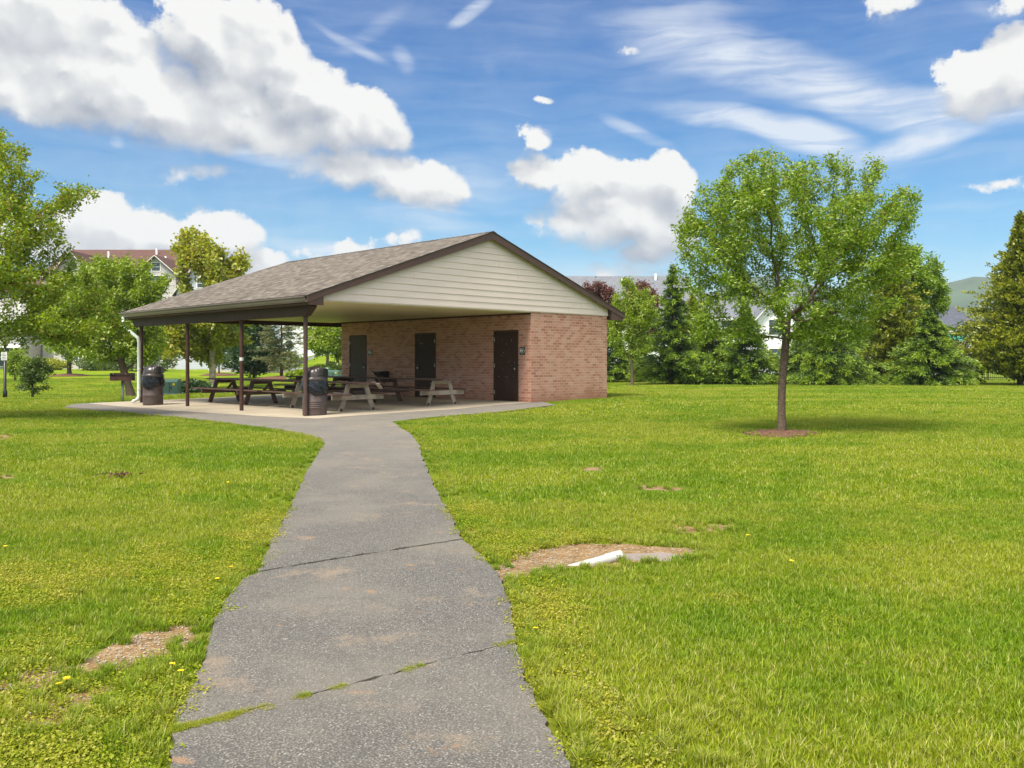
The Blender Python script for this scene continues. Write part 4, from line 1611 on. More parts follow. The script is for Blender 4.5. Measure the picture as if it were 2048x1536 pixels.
# ------------------------------------------------------------------ picnic tables
def make_table(label, t0, t1, frames, s_c, braces, raw_frames, group='long picnic tables in two rows under the pavilion roof', raw_top=False):
    wx, wy = loc2w(s_c, (t0 + t1) / 2)
    z = zl(s_c)
    tm = (t0 + t1) / 2
    root = thing('picnic_table', label, 'picnic table', (wx, wy, z), R(45), group)
    mb = MB()
    rs_ = random.Random(int(s_c * 100) + int(t0 * 10))
    for k in range(5):
        x = -.295 + k * .1475
        e0 = rs_.uniform(-.03, .03); e1 = rs_.uniform(-.03, .03)
        mb.beam((x, t0 - tm + e0, .745), (x, t1 - tm + e1, .745), .138, .038, bev=.006)
    mb.build('tabletop', M['wood'], root)
    if raw_top:
        mb = MB()
        mb.beam((.14, t0 - tm + .02, .766), (.30, t0 - tm + .28, .772), .13, .004, bev=.001)
        mb.build('bare_board_end', M['wood_raw'], root)
        MB().beam((.20, t0 - tm - .06, .735), (.50, t0 - tm + .20, .60), .10, .03, bev=.004).build('broken_board', M['wood_raw'], root)
    for sx in (-1, 1):
        mb = MB()
        for q in (0, 1):
            mb.beam((sx * (.62 + q * .145), t0 - tm, .452), (sx * (.62 + q * .145), t1 - tm, .452), .138, .036, bev=.006)
        o = mb.build('bench_seat', M['wood'], root)
    for ft_ in frames:
        y_ = ft_ - tm
        m_f = M['wood_raw'] if ft_ in raw_frames else M['wood']
        for sx in (-1, 1):
            lg = MB().beam((sx * .27, y_, .722), (sx * .52, y_, .0), .040, .135, up=(sx, 0, .3), bev=.004).build('leg', m_f, root)
            MB().beam((sx * .505, y_ - .0, .075), (sx * .522, y_ - .0, .012), .046, .09, up=(sx, 0, .3)).build('foot_cap', M['brown_dark'], lg)
        MB().beam((-.83, y_ - .042, .367), (.83, y_ - .042, .367), .040, .13, bev=.004).build('cross_beam', m_f, root)
        MB().beam((-.33, y_ - .042, .672), (.33, y_ - .042, .672), .040, .10, bev=.004).build('top_cleat', m_f, root)
        dr = braces.get(ft_, 1)
        MB().beam((0, y_ + dr * .03, .33), (0, y_ + dr * .62, .715), .085, .038, up=(0, 0, 1), bev=.004).build('brace', M['wood'], root)
    return root


make_table('picnic table with weathered bare-wood end frame, beside the post with the front trash can', .42, 4.55, (1.0, 3.42), -5.70, {1.0: 1, 3.42: 1}, (1.0, 3.42), raw_top=True)
make_table('dark brown picnic table at the far end of the near row, behind the posts', 4.85, 9.05, (6.09, 8.41), -5.70, {6.09: -1, 8.41: -1}, ())
make_table('picnic table with pale grey end frame, in the row along the brick wall, nearer end', .62, 4.80, (1.1, 3.72), -2.65, {1.1: 1, 3.72: 1}, (1.1,))
make_table('dark brown picnic table in the row along the brick wall, farther end', 4.95, 9.15, (6.2, 8.5), -2.65, {6.2: -1, 8.5: -1}, ())


# ------------------------------------------------------------------ trash cans
def make_can(label, X, Y, rz, kind):
    root = thing('trash_can', label, 'trash can', (X, Y, zl(-7.6) - .005), rz, 'trash cans under the left eave of the pavilion')
    r0 = .30

    prof = [(r0 - .01, 0), (r0, .01), (r0, .05)]
    ribs = (.20, .25, .30, .35) if kind == 0 else (.30, .60)
    for zr in ribs:
        prof += [(r0, zr - .02), (r0 + .009, zr - .006), (r0 + .009, zr + .006), (r0, zr + .02)]
    prof += [(r0, .84), (r0 + .01, .86), (r0, .875)]
    MB().lathe(prof, 40).build('drum', M['drum'], root, smooth=True)
    rs_ = random.Random(5 + kind)
    ph = [rs_.uniform(0, 6.28) for _ in range(6)]

    def bagf(r, z, a):
        u = (z - .55) / .33
        wr = .010 * math.sin(17 * a + ph[0] + 4 * u) + .007 * math.sin(31 * a + ph[1] - 9 * u) + .007 * math.sin(7 * a + 14 * u + ph[2])
        low = .05 * math.sin(2 * a + ph[3]) + .025 * math.sin(5 * a + ph[4])
        return r + wr * (1.15 - u) + .006, z + low * (1 - u)
    bp = []
    for k in range(13):
        u = k / 12
        bp.append((r0 + .012 + .028 * math.sin(u * 3.1) * (1 - u * .4), .55 + .33 * u))
    bp = [(r0 + .004, .56)] + bp
    MB().lathe(bp, 96, rf=bagf, close=False).build('bin_liner', M['bag'], root, smooth=True)

    # domed lid, squared off on the side of the opening
    def lidf(r, z, a):
        w = max(0.0, math.cos(a))
        if z > .97 and w > .45:
            k = min(1.0, (w - .45) / .12)
            u = (z - .97) / .27
            rr = r0 * min(1.0, (1.0 - u * .02)) if u < .86 else r
            return r * (1 - k) + rr * k, z
        return r, z
    lp = [(r0 + .018, .862), (r0 + .026, .87), (r0 + .026, .935), (r0 + .012, .945), (r0 - .005, .955)]
    for k in range(0, 12):
        a = k / 12 * math.pi / 2
        lp.append(((r0 - .008) * math.cos(a) ** .8, .97 + .27 * math.sin(a)))
    lp.append((.01, 1.242))
    lid = MB().lathe(lp, 56, rf=lidf).build('dome_lid', M['lid'], root, smooth=True)
    MB().box(r0 - .012, r0 + .004, -.13, .13, .985, 1.165).build('flap', M['black'], lid)
    return root


make_can('brown trash can with bulging black bag beside the front post, four ribs on its drum', -4.985, 22.36, R(-5), 0)
X2, Y2 = (306 - 1024) / F * 27.6, 27.6
make_can('brown trash can beside the white downspout at the far end of the eave', X2, Y2, R(0), 1)

# ------------------------------------------------------------------ charcoal grill, utility boxes, lamp, drain pipe
gX, gY, gZ = gx(245, 30.0)
gr = thing('charcoal_grill', 'rusty charcoal grill box on a grey steel post beside the pavilion', 'grill', (gX, gY, gZ), R(8))
MB().tube([(0, 0, -.1), (0, 0, .74)], .045, 14).build('post', M['galv'], gr, smooth=True)
mb = MB()
mb.box(-.34, .34, -.24, .24, .73, .745)
mb.box(-.34, -.33, -.24, .24, .746, .985); mb.box(.33, .34, -.24, .24, .746, .985)
mb.box(-.329, .329, .23, .24, .746, .985)
mb.box(-.329, .329, -.24, -.23, .746, .90)
mb.build('fire_box', M['grill'], gr)
mb = MB()
for k in range(14):
    mb.beam((-.32 + k * .049, -.26, .93), (-.32 + k * .049, .22, .93), .01, .01)
mb.beam((-.34, -.262, .93), (.34, -.262, .93), .012, .012)
gt = mb.build('grate', M['black'], gr)
for sx in (-1, 1):
    MB().tube([(sx * .2, -.26, .93), (sx * .2, -.36, .95), (sx * .2, -.36, .99)], .012, 8).build('handle', M['steel'], gt)


def utility_box(px0, px1, py0, py1, Y, label, m, rz=0.0, group=None):
    X, _, z = gx((px0 + px1) / 2, Y)
    w = (px1 - px0) / F * Y * .9; h = (py1 - py0) / F * Y
    ub = thing('utility_box', label, 'utility box', (X, Y, z), rz, group)
    a = w / 2
    v = [(-a, -.4, .06), (a, -.4, .06), (a, .4, .06), (-a, .4, .06), (-a, -.4, h * .82), (a, -.4, h * .82), (a, .4, h), (-a, .4, h), (-a, -.15, h), (a, -.15, h)]
    MB().add
    mb = MB(); mb.add(v, [(0, 1, 5, 4), (1, 2, 6, 9, 5), (2, 3, 7, 6), (3, 0, 4, 8, 7), (4, 5, 9, 8), (8, 9, 6, 7)])
    mb.build('cabinet', m, ub)
    MB().box(-a - .08, a + .08, -.48, .48, -.1, .058).build('pad', M['kerb'], ub)
    mb = MB()
    mb.box(-.012, .012, -.408, -.401, .10, h * .8)
    mb.box(.06, .12, -.42, -.401, h * .40, h * .52)
    mb.build('door_seam', M['black'], ub)
    MB().box(a * .45, a * .75, -.406, -.401, h * .62, h * .74).build('warning_label', M['yellow'], ub)
    return ub


utility_box(327, 359, 744, 775, 44.0, 'large green utility cabinet on the lawn behind the far trash can', M['utility'], R(6))
utility_box(657, 681, 740, 756, 62.0, 'small green utility cabinet in front of the lime-green tree and hedge', M['utility'], R(-8))
utility_box(650, 658, 736, 756, 63.5, 'narrow pale green utility pedestal behind the front trash can', M['utility_pale'], R(0))

lX, lY, lZ = gx(10, 38.5)
lp_ = thing('lamp_post', 'black lamp post with globe lantern and small white sign at the left edge', 'lamp post', (lX, lY, lZ), 0)
lh = CH + (HY - 692) / F * 38.5 - lZ
MB().tube([(0, 0, -.1), (0, 0, .3), (0, 0, .35), (0, 0, lh)], [.09, .09, .06, .05], 12).build('pole', M['black'], lp_, smooth=True)
ln_ = MB().lathe([(.05, lh), (.10, lh + .04), (.17, lh + .12), (.19, lh + .28), (.15, lh + .42), (.06, lh + .50), (.02, lh + .52)], 16).build('lantern_globe', M['lamp_glass'], lp_, smooth=True)
MB().lathe([(.11, lh + .0), (.12, lh + .05), (.05, lh + .06)], 14).build('lantern_collar', M['black'], ln_)
MB().lathe([(.20, lh + .42), (.12, lh + .52), (.03, lh + .60), (.015, lh + .68)], 14).build('lantern_cap', M['black'], ln_)
sg_ = MB().box(-.13, .13, -.075, -.065, lh - .62, lh - .25).build('notice_plate', M['white_mark'], lp_)
mb = MB()
for k in range(4):
    mb.box(-.09, .09 - .03 * (k % 2), -.079, -.0755, lh - .57 + k * .07, lh - .55 + k * .07)
mb.build('lettering', M['black'], sg_)

# white drain pipe
h1, h0_ = hit(1243, 1119), hit(1147, 1130)
p1 = Vector((h1[0], h1[1], zg1(*h1) + .034)); p0 = Vector((h0_[0], h0_[1], zg1(*h0_) - .022))
dr_ = thing('drain_pipe', 'white plastic drain pipe lying half buried in bare soil beside the puddle', 'pipe', (p1.x, p1.y, zg1(p1.x, p1.y)), 0)
d_ = (p1 - p0).normalized()
o_ = Vector(dr_.location)
a_, b_ = p0 - o_ - d_ * .08, p1 - o_
mb = MB().tube([a_, b_ - d_ * .14, b_ - d_ * .135, b_], [.033, .036, .042, .042], 20, cap=False)
mb.tube([b_, b_ - d_ * .02, b_ - d_ * .20], [.042, .037, .033], 20, cap=False)
mb.build('pipe_body', M['pvc'], dr_, smooth=True)

# mulch ring under the main tree
for (mx_, my_, mr_) in MULCH:
    mb = MB()
    n = 40
    rr = [mr_ * (1 + .10 * math.sin(3 * k * .157 + 1) + random.uniform(-.07, .07)) for k in range(n)]
    V = [(mx_, my_, zg1(mx_, my_) + .07)]
    for f, h in ((.3, .06), (.7, .04), (1.0, .006)):
        for k in range(n):
            a = 2 * math.pi * k / n
            x, y = mx_ + rr[k] * f * math.cos(a), my_ + rr[k] * f * math.sin(a)
            V.append((x, y, zg1(x, y) + h + random.uniform(-.008, .012)))
    Fc = [(0, 1 + k, 1 + (k + 1) % n) for k in range(n)]
    for j in range(2):
        for k in range(n):
            k2 = (k + 1) % n
            Fc.append((1 + j * n + k, 1 + (j + 1) * n + k, 1 + (j + 1) * n + k2, 1 + j * n + k2))
    mb.add(V, Fc)
    # bark chips
    for k in range(420):
        a = random.random() * 6.283; r = mr_ * math.sqrt(random.random()) * 1.08
        x, y = mx_ + r * math.cos(a), my_ + r * math.sin(a)
        z = zg1(x, y) + .065 * (1 - r / mr_) + .012
        b = random.random() * 6.283; L = random.uniform(.012, .035)
        mb.beam((x, y, z), (x + L * math.cos(b), y + L * math.sin(b), z + random.uniform(-.01, .02)), .010, .005)
    tag(mb.build('mulch_ring', M['mulch']), 'ring of brown bark mulch round the foot of the near young tree', 'mulch')


# ------------------------------------------------------------------ foliage
def leaf_quads(P, size, rs, droop=0.3, wid=.5, tint=None, dirs=None):
    n = len(P)
    if dirs is None:
        th = rs.random(n) * 2 * np.pi
        el_ = rs.normal(-droop, .55, n)
        d = np.stack([np.cos(th) * np.cos(el_), np.sin(th) * np.cos(el_), np.sin(el_)], 1)
    else:
        d = dirs + rs.normal(0, .35, (n, 3))
        d /= np.linalg.norm(d, axis=1)[:, None]
    r = rs.normal(0, 1, (n, 3)); r[:, 2] *= .6
    p = np.cross(d, r); p /= np.maximum(np.linalg.norm(p, axis=1), 1e-6)[:, None]
    nn = np.cross(d, p)
    s = (size * rs.uniform(.65, 1.3, n))[:, None]
    V = np.stack([P, P + (d * .45 + p * wid * .5 + nn * .08) * s, P + d * s, P + (d * .45 - p * wid * .5 + nn * .08) * s], 1).reshape(-1, 3)
    b = np.arange(n)[:, None] * 4
    T_ = np.concatenate([b + np.array([[0, 1, 2]]), b + np.array([[0, 2, 3]])])
    if tint is None:
        tint = rs.random(n)
    return V, T_, np.repeat(tint, 4)


def colonize(att, trunk, step, kill, infl, iters, rs, trop=0.08):
    nodes = [np.array(p, float) for p in trunk]
    par = [-1] + list(range(len(trunk) - 1))
    att = att.copy()
    N = np.array(nodes)
    D = np.linalg.norm(att[:, None, :] - N[None], axis=2)
    near = D.argmin(1); dist = D.min(1)
    for it in range(iters):
        if len(att) == 0: break
        act = dist < infl
        if not act.any():
            infl *= 1.5
            if infl > 50: break
            continue
        ids = near[act]
        v = att[act] - N[ids]
        v /= np.maximum(np.linalg.norm(v, axis=1), 1e-6)[:, None]
        u, inv = np.unique(ids, return_inverse=True)
        acc_ = np.zeros((len(u), 3)); np.add.at(acc_, inv, v)
        acc_ /= np.maximum(np.linalg.norm(acc_, axis=1), 1e-6)[:, None]
        acc_ += rs.normal(0, .16, acc_.shape); acc_[:, 2] += trop
        acc_ /= np.linalg.norm(acc_, axis=1)[:, None]
        new = N[u] + acc_ * step
        base = len(N)
        N = np.concatenate([N, new]); par += list(u)
        d2 = np.linalg.norm(att[:, None, :] - new[None], axis=2)
        m_ = d2.min(1); am = d2.argmin(1) + base
        upd = m_ < dist
        near = np.where(upd, am, near); dist = np.where(upd, m_, dist)
        keep = dist > kill
        att, near, dist = att[keep], near[keep], dist[keep]
        if len(N) > 9000: break
    return N, np.array(par)


def tree_mesh(N, par, r_tip, r_base, n_trunk, expo=2.3):
    n = len(N)
    r = np.zeros(n); child = np.zeros(n, int)
    for i in range(n - 1, 0, -1):
        if child[i] == 0: r[i] = r_tip ** expo
        r[par[i]] += r[i]; child[par[i]] += 1
    r[0] = max(r[0], r_tip ** expo)
    r = r ** (1 / expo)
    k = r_base / r[0]
    f = np.clip((r - r_tip) / max(r[0] - r_tip, 1e-6), 0, 1)
    r = r * (1 + (k - 1) * f)
    V, Fc = [], []
    c = 0
    for i in range(1, n):
        p = par[i]
        a, b = N[p], N[i]
        d = b - a
        L = np.linalg.norm(d)
        if L < 1e-6: continue
        d = d / L
        ref = np.array([1, 0, 0]) if abs(d[0]) < .8 else np.array([0, 1, 0])
        u = np.cross(d, ref); u /= np.linalg.norm(u); w = np.cross(d, u)
        sides = 10 if r[p] > .05 else (6 if r[p] > .02 else 4)
        ra = min(r[p], r[i] * 1.6) if p >= n_trunk else r[p]
        if i >= n_trunk and p < n_trunk: ra = r[i] * 1.15
        an = np.arange(sides) * 2 * np.pi / sides
        ca, sa = np.cos(an)[:, None], np.sin(an)[:, None]
        V.append(a + (u * ca + w * sa) * ra); V.append(b + d * r[i] * .3 + (u * ca + w * sa) * r[i])
        for q in range(sides):
            q2 = (q + 1) % sides
            Fc.append((c + q, c + q2, c + sides + q2, c + sides + q))
        c += 2 * sides
    return np.concatenate(V), np.array(Fc), r, child


def deciduous(name, label, px, Y, env, depth, m_leaf, m_bark, n_att=900, n_leaf=20000, leaf=.06, wid=.5, step=.12, trunk_top=None,
              r_base=.08, fork=None, clumps=60, csig=.35, lean=0.0, group=None, cat='tree', seed=1, base=None, droop=.3, branch_r=.006, redtip=0.0, scatter_r=.09):
    rs_ = np.random.default_rng(seed)
    X, _, z0 = gx(px, Y) if base is None else base
    sc = Y / F
    cs, ws = [], []
    for e_ in env:
        cx, cy, rx, ry = e_[:4]
        dy_ = e_[4] if len(e_) > 4 else 0.0
        cs.append(((cx - 1024) * sc - X, dy_, CH + (HY - cy) * sc - z0, rx * sc, depth * (rx / max(q[2] for q in env)) ** .7, ry * sc))
        ws.append(rx * ry)
    ws = np.array(ws) / sum(ws)
    # clump centres fill the crown, attractors gather round them: uneven outline and gaps
    C = []
    while len(C) < clumps:
        e_ = cs[rs_.choice(len(cs), p=ws)]
        v = rs_.normal(0, 1, 3); v /= np.linalg.norm(v)
        v *= rs_.uniform(.15, 1) ** .42
        C.append([e_[0] + v[0] * e_[3], e_[1] + v[1] * e_[4], e_[2] + v[2] * e_[5]])
    C = np.array(C)
    att = C[rs_.integers(0, clumps, n_att)] + rs_.normal(0, csig, (n_att, 3)) * np.array([1, 1, .8])
    ok = np.zeros(len(att), bool)
    for e_ in cs:
        ok |= (((att[:, 0] - e_[0]) / e_[3]) ** 2 + ((att[:, 1] - e_[1]) / e_[4]) ** 2 + ((att[:, 2] - e_[2]) / e_[5]) ** 2) < 1.08
    att = att[ok]
    th_ = trunk_top if trunk_top else 1.5
    att = att[att[:, 2] > th_ * .55]
    k = max(3, int(th_ / .3))
    trunk = [(lean * t * t * .3 + lean * t * .7 + math.sin(t * 5 + seed) * .012 * th_, 0, t * th_ - .1 * (t == 0)) for t in np.linspace(0, 1, k)]
    N, par = colonize(att, trunk, step, step * 1.6, step * 9, 160, rs_)
    V, Fc, r, child = tree_mesh(N, par, branch_r, r_base, len(trunk))
    # root flare
    fl = V[:, 2] < .18
    V[fl, :2] = (V[fl, :2] - [trunk[0][0], 0]) * (1 + 0.5 * (1 - np.clip(V[fl, 2:3] / .18, 0, 1)) ** 2) + [trunk[0][0], 0]
    root = thing(name, label, cat, (X, Y, z0), 0, group)
    me = np_mesh('trunk', V, Fc)
    link('trunk', me, m_bark, root, smooth=True)
    thin = np.where((r < branch_r * 3.2) & (np.arange(len(N)) >= len(trunk)))[0]
    if len(thin) == 0: thin = np.arange(len(N))
    per = max(1, n_leaf // len(thin))
    src = np.repeat(thin, per)
    P = N[src] + (N[par[src]] - N[src]) * rs_.random((len(src), 1)) + rs_.normal(0, scatter_r, (len(src), 3))
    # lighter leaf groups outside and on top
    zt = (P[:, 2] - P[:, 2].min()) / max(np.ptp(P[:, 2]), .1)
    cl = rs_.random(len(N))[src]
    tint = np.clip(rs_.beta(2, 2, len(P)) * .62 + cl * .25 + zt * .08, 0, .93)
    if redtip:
        tint = np.where(rs_.random(len(P)) < redtip * (0.3 + zt), rs_.uniform(.93, 1, len(P)), tint)
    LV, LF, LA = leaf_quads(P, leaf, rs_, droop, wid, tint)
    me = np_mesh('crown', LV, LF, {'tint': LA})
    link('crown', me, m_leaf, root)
    return root


def conifer(name, label, px, Y, top_py, rad_px, m_leaf, m_bark, style='spruce', n_bough=420, seed=1, group=None, bottom=.02, leaf=.2,
            power=.85, lean=0.0, droop=.25, per=34, cat='tree', jag=.22, topless=1.0, rscale_y=1.0, sway=0.0):
    rs_ = np.random.default_rng(seed)
    X, _, z0 = gx(px, Y)
    H = CH + (HY - top_py) * Y / F - z0
    Rm = rad_px * Y / F * 1.12
    root = thing(name, label, cat, (X, Y, z0), 0, group)
    ks = 9
    tp = [(lean * t, 0, H * t * .985 - .1 * (t == 0)) for t in np.linspace(0, 1, ks)]
    MB().tube(tp, [max(.012, H * .016 * (1 - t) + .012) for t in np.linspace(0, 1, ks)], 8).build('trunk', m_bark, root, smooth=True)
    hs = rs_.random(n_bough) ** 1.15 * .985 + .0
    hs = bottom + hs * (1 - bottom)
    az_ = rs_.random(n_bough) * 2 * np.pi
    if style == 'spruce':
        nl = max(6, int(H / .55))
        hs = bottom + (1 - bottom) * (np.floor(hs * nl) + rs_.normal(.5, .26, n_bough)) / nl
        hs = np.clip(hs, 0, .985)
    lob = 1 + .16 * np.sin(az_ * 3 + hs * 17 + seed) + .12 * np.sin(az_ * 5 - hs * 29)
    Lb = Rm * (1 - hs) ** power * topless * lob * (1 + rs_.normal(0, jag, n_bough))
    Lb = np.clip(Lb, .10, Rm * 1.3)
    if style == 'arbor':
        Lb = np.where(hs < .12, Lb * (.75 + hs * 2), Lb)
    Lb = Lb * (1 - .45 * hs ** 3)
    P, D, A = [], [], []
    up = {'spruce': .25, 'arbor': .55, 'pine': .35, 'larch': .10}[style]
    for i in range(n_bough):
        k = max(6, int(per * (Lb[i] / Rm) ** .7))
        u = rs_.random(k) ** .65
        ca, sa = math.cos(az_[i]), math.sin(az_[i])
        out = u * Lb[i]
        side = rs_.normal(0, .15 if style == 'spruce' else .13, k) * (1 - u * .75) * max(Lb[i], .5)
        zz = hs[i] * H + rs_.normal(0, .10) + out * up - droop * out ** 2 / max(Lb[i], .3) + rs_.normal(0, .05, k)
        if style == 'spruce': zz -= np.abs(side) * .55
        if style == 'pine': zz += u ** 3 * .25 * Lb[i]
        x = ca * out - sa * side + lean * hs[i]; y_ = (sa * out + ca * side) * rscale_y
        P.append(np.stack([x, y_, zz], 1))
        d = np.stack([ca + rs_.normal(0, .5, k), sa + rs_.normal(0, .5, k), up - 2 * droop * u + rs_.normal(0, .2, k) + (.5 if style == 'arbor' else 0)], 1)
        D.append(d / np.linalg.norm(d, axis=1)[:, None])
        bt_ = rs_.random() * .35
        A.append(np.clip(-.02 + u ** 2.8 * .72 + bt_ + rs_.normal(0, .10, k), 0, 1))  # bright tips; inner sprays tinted darker to paint shade into the gaps
    P = np.concatenate(P); D = np.concatenate(D); A = np.concatenate(A)
    P[:, 2] = np.maximum(P[:, 2], .03)
    wd = {'spruce': .24, 'arbor': .5, 'pine': .28, 'larch': .16}[style]
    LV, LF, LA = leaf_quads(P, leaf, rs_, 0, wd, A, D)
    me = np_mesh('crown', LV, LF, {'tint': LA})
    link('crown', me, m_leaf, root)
    return root


def shrub(name, label, px, Y, w, h, m_leaf, n=1800, leaf=.12, seed=1, group=None, loc=None, depth=None, cat='shrub'):
    rs_ = np.random.default_rng(seed)
    X, _, z0 = gx(px, Y) if loc is None else (loc[0], loc[1], zg1(loc[0], loc[1]))
    root = thing(name, label, cat, (X, loc[1] if loc else Y, z0), 0, group)
    v = rs_.normal(0, 1, (n, 3)); v /= np.linalg.norm(v, axis=1)[:, None]
    lob = 1 + .18 * np.sin(v[:, 0] * 6 + seed) * np.cos(v[:, 1] * 5) + .12 * np.sin(v[:, 2] * 9 + v[:, 0] * 7)
    v *= (rs_.uniform(.4, 1, n) ** .4 * lob)[:, None]
    P = v * np.array([w / 2, (depth or w) / 2, h * .55]) + np.array([0, 0, h * .47])
    P[:, 2] = np.maximum(P[:, 2], .02)
    mb = MB()
    for k in range(7):
        a = k * .9 + seed
        mb.tube([(0, 0, -.05), (math.cos(a) * w * .12, math.sin(a) * w * .12, h * .4), (math.cos(a) * w * .3, math.sin(a) * w * .3, h * .8)], [.02, .015, .006], 5)
    mb.build('stems', M['bark_dark'], root)
    LV, LF, LA = leaf_quads(P, leaf, rs_, -.2, .55)
    link('leaves', np_mesh('leaves', LV, LF, {'tint': LA}), m_leaf, root)
    return root


# --- the young tree in the right foreground
deciduous('young_tree', 'young green tree on the open lawn in the foreground, brown trunk in a mulch ring', 1564, 16.4,
          [(1585, 450, 165, 130), (1460, 460, 95, 110), (1720, 440, 105, 85), (1690, 550, 110, 85), (1520, 355, 95, 50), (1690, 340, 60, 40), (1440, 580, 75, 65),
           (1600, 600, 110, 50), (1400, 490, 50, 55), (1795, 420, 50, 42), (1720, 640, 85, 55), (1440, 660, 65, 42), (1640, 660, 70, 35), (1520, 660, 60, 28), (1600, 345, 60, 35),
           (1470, 330, 22, 22), (1540, 308, 20, 20), (1600, 312, 16, 18), (1665, 305, 14, 18), (1700, 305, 16, 18), (1745, 345, 25, 22), (1400, 400, 34, 34), (1372, 450, 22, 22), (1828, 402, 26, 16), (1365, 540, 25, 25), (1770, 480, 45, 40)],
          2.0, M['lf_main'], M['bark'], n_att=5200, n_leaf=70000, leaf=.068, wid=.42, step=.11, trunk_top=2.1, r_base=.071,
          clumps=230, csig=.15, lean=.07, seed=3, branch_r=.0036, redtip=.08, scatter_r=.06)

# --- big oak leaning in from the left edge
deciduous('oak_tree', 'large spreading oak reaching in at the left edge, yellow-green leaves with reddish tips', -110, 21.5,
          [(-10, 500, 150, 140), (60, 590, 150, 80), (20, 380, 70, 80), (130, 395, 65, 22), (-120, 450, 200, 200), (150, 650, 110, 35), (30, 680, 90, 40), (-80, 300, 80, 70),
           (-200, 560, 160, 140), (110, 440, 40, 18), (70, 480, 60, 60), (-10, 320, 80, 70), (25, 300, 35, 45), (165, 378, 40, 14), (0, 262, 25, 16), (85, 410, 60, 20), (190, 370, 30, 12), (210, 640, 50, 20)],
          2.6, M['lf_oak'], M['bark_dark'], n_att=2900, n_leaf=68000, leaf=.088, wid=.5, step=.15, trunk_top=2.0, r_base=.16,
          clumps=125, csig=.27, seed=9, branch_r=.005, redtip=.12, scatter_r=.08)

# --- left middle distance
deciduous('shade_tree', 'bright green broad tree with leaning trunk behind the grill', 262, 40.0,
          [(235, 600, 95, 70), (190, 560, 60, 45), (290, 570, 55, 50), (250, 545, 50, 38), (290, 650, 60, 45), (200, 660, 70, 40), (160, 620, 40, 45), (230, 695, 85, 34), (300, 705, 40, 28), (170, 690, 50, 30)],
          2.0, M['lf_lime'], M['bark'], n_att=1300, n_leaf=42000, leaf=.14, step=.2, trunk_top=1.6, r_base=.16, clumps=80, csig=.32, lean=-.45, seed=14, branch_r=.009, scatter_r=.13)
deciduous('shade_tree', 'round green tree with dark trunk in a mulch disc, in front of the cream building', 139, 68.0,
          [(150, 640, 75, 55), (110, 610, 50, 45), (180, 600, 55, 50), (140, 570, 40, 30), (150, 690, 70, 26), (110, 670, 45, 30)],
          2.6, M['lf_oak'], M['bark_dark'], n_att=900, n_leaf=18000, leaf=.19, step=.3, trunk_top=2.2, r_base=.16, clumps=60, csig=.4, seed=22, branch_r=.012, scatter_r=.2)
deciduous('sapling', 'thin sapling with sparse drooping crown on the left lawn beside the lamp post', 65, 40.0,
          [(72, 745, 36, 18), (50, 760, 25, 16), (95, 755, 24, 16), (40, 782, 10, 8), (75, 722, 22, 14), (105, 780, 14, 8)],
          .7, M['lf_hedge'], M['bark'], n_att=500, n_leaf=5200, leaf=.10, step=.12, trunk_top=.7, r_base=.045, clumps=30, csig=.14, seed=25, branch_r=.007, scatter_r=.08)
deciduous('sapling', 'pale green sapling behind the lamp post sign', 30, 58.0,
          [(32, 715, 26, 22), (45, 735, 26, 14), (15, 735, 20, 14)],
          .9, M['lf_lime'], M['bark'], n_att=300, n_leaf=3400, leaf=.15, step=.2, trunk_top=1.0, r_base=.05, clumps=22, csig=.25, seed=27, branch_r=.01, scatter_r=.12)
deciduous('sycamore_tree', 'tall airy yellow-green tree with mottled pale trunk behind the table ends', 424, 47.0,
          [(385, 500, 42, 42), (420, 540, 60, 45), (460, 530, 35, 35), (410, 600, 85, 50), (450, 640, 80, 50), (370, 650, 75, 45), (400, 690, 90, 35), (370, 480, 22, 25), (475, 590, 30, 40)],
          2.4, M['lf_yellow'], M['bark_pale'], n_att=1500, n_leaf=30000, leaf=.18, wid=.75, step=.24, trunk_top=3.0, r_base=.17, clumps=105, csig=.3, seed=31, branch_r=.011, redtip=.15, scatter_r=.16)
conifer('pine_tree', 'dense dark green pine seen between the last two posts', 508, 62.0, 575, 52, M['lf_pine'], M['bark_dark'], 'pine', 420, 41, leaf=.34, per=34, power=.62, droop=.1)
conifer('pine_tree', 'small dark pine on a mulch mound behind the mottled trunk', 438, 70.0, 655, 26, M['lf_pine'], M['bark_dark'], 'pine', 160, 43, leaf=.28, per=22, power=.7, bottom=.18)
conifer('larch_tree', 'thin feathery yellow-green conifer on a mulch mound near the road', 563, 60.0, 560, 44, M['lf_larch'], M['bark_dark'], 'larch', 190, 45, leaf=.26, per=40, power=.55, droop=.05, bottom=.10)
deciduous('maple_tree', 'bright lime-green tree with forked trunk beside the far brick corner', 676, 72.0,
          [(655, 690, 42, 22), (640, 665, 30, 20), (680, 660, 36, 22), (700, 690, 30, 20), (660, 640, 26, 16), (630, 695, 22, 14)],
          1.9, M['lf_lime'], M['bark_dark'], n_att=800, n_leaf=12000, leaf=.19, wid=.6, step=.26, trunk_top=.9, r_base=.11, clumps=60, csig=.25, seed=51, branch_r=.014, scatter_r=.18)
deciduous('shade_tree', 'fresh green tree behind the lime-green forked tree', 655, 95.0,
          [(650, 650, 55, 30), (620, 630, 40, 25), (690, 640, 40, 30), (650, 610, 45, 20)],
          3.0, M['lf_lime'], M['bark_dark'], n_att=700, n_leaf=12000, leaf=.26, step=.4, trunk_top=2.0, r_base=.15, clumps=50, csig=.5, seed=55, branch_r=.02, scatter_r=.3)
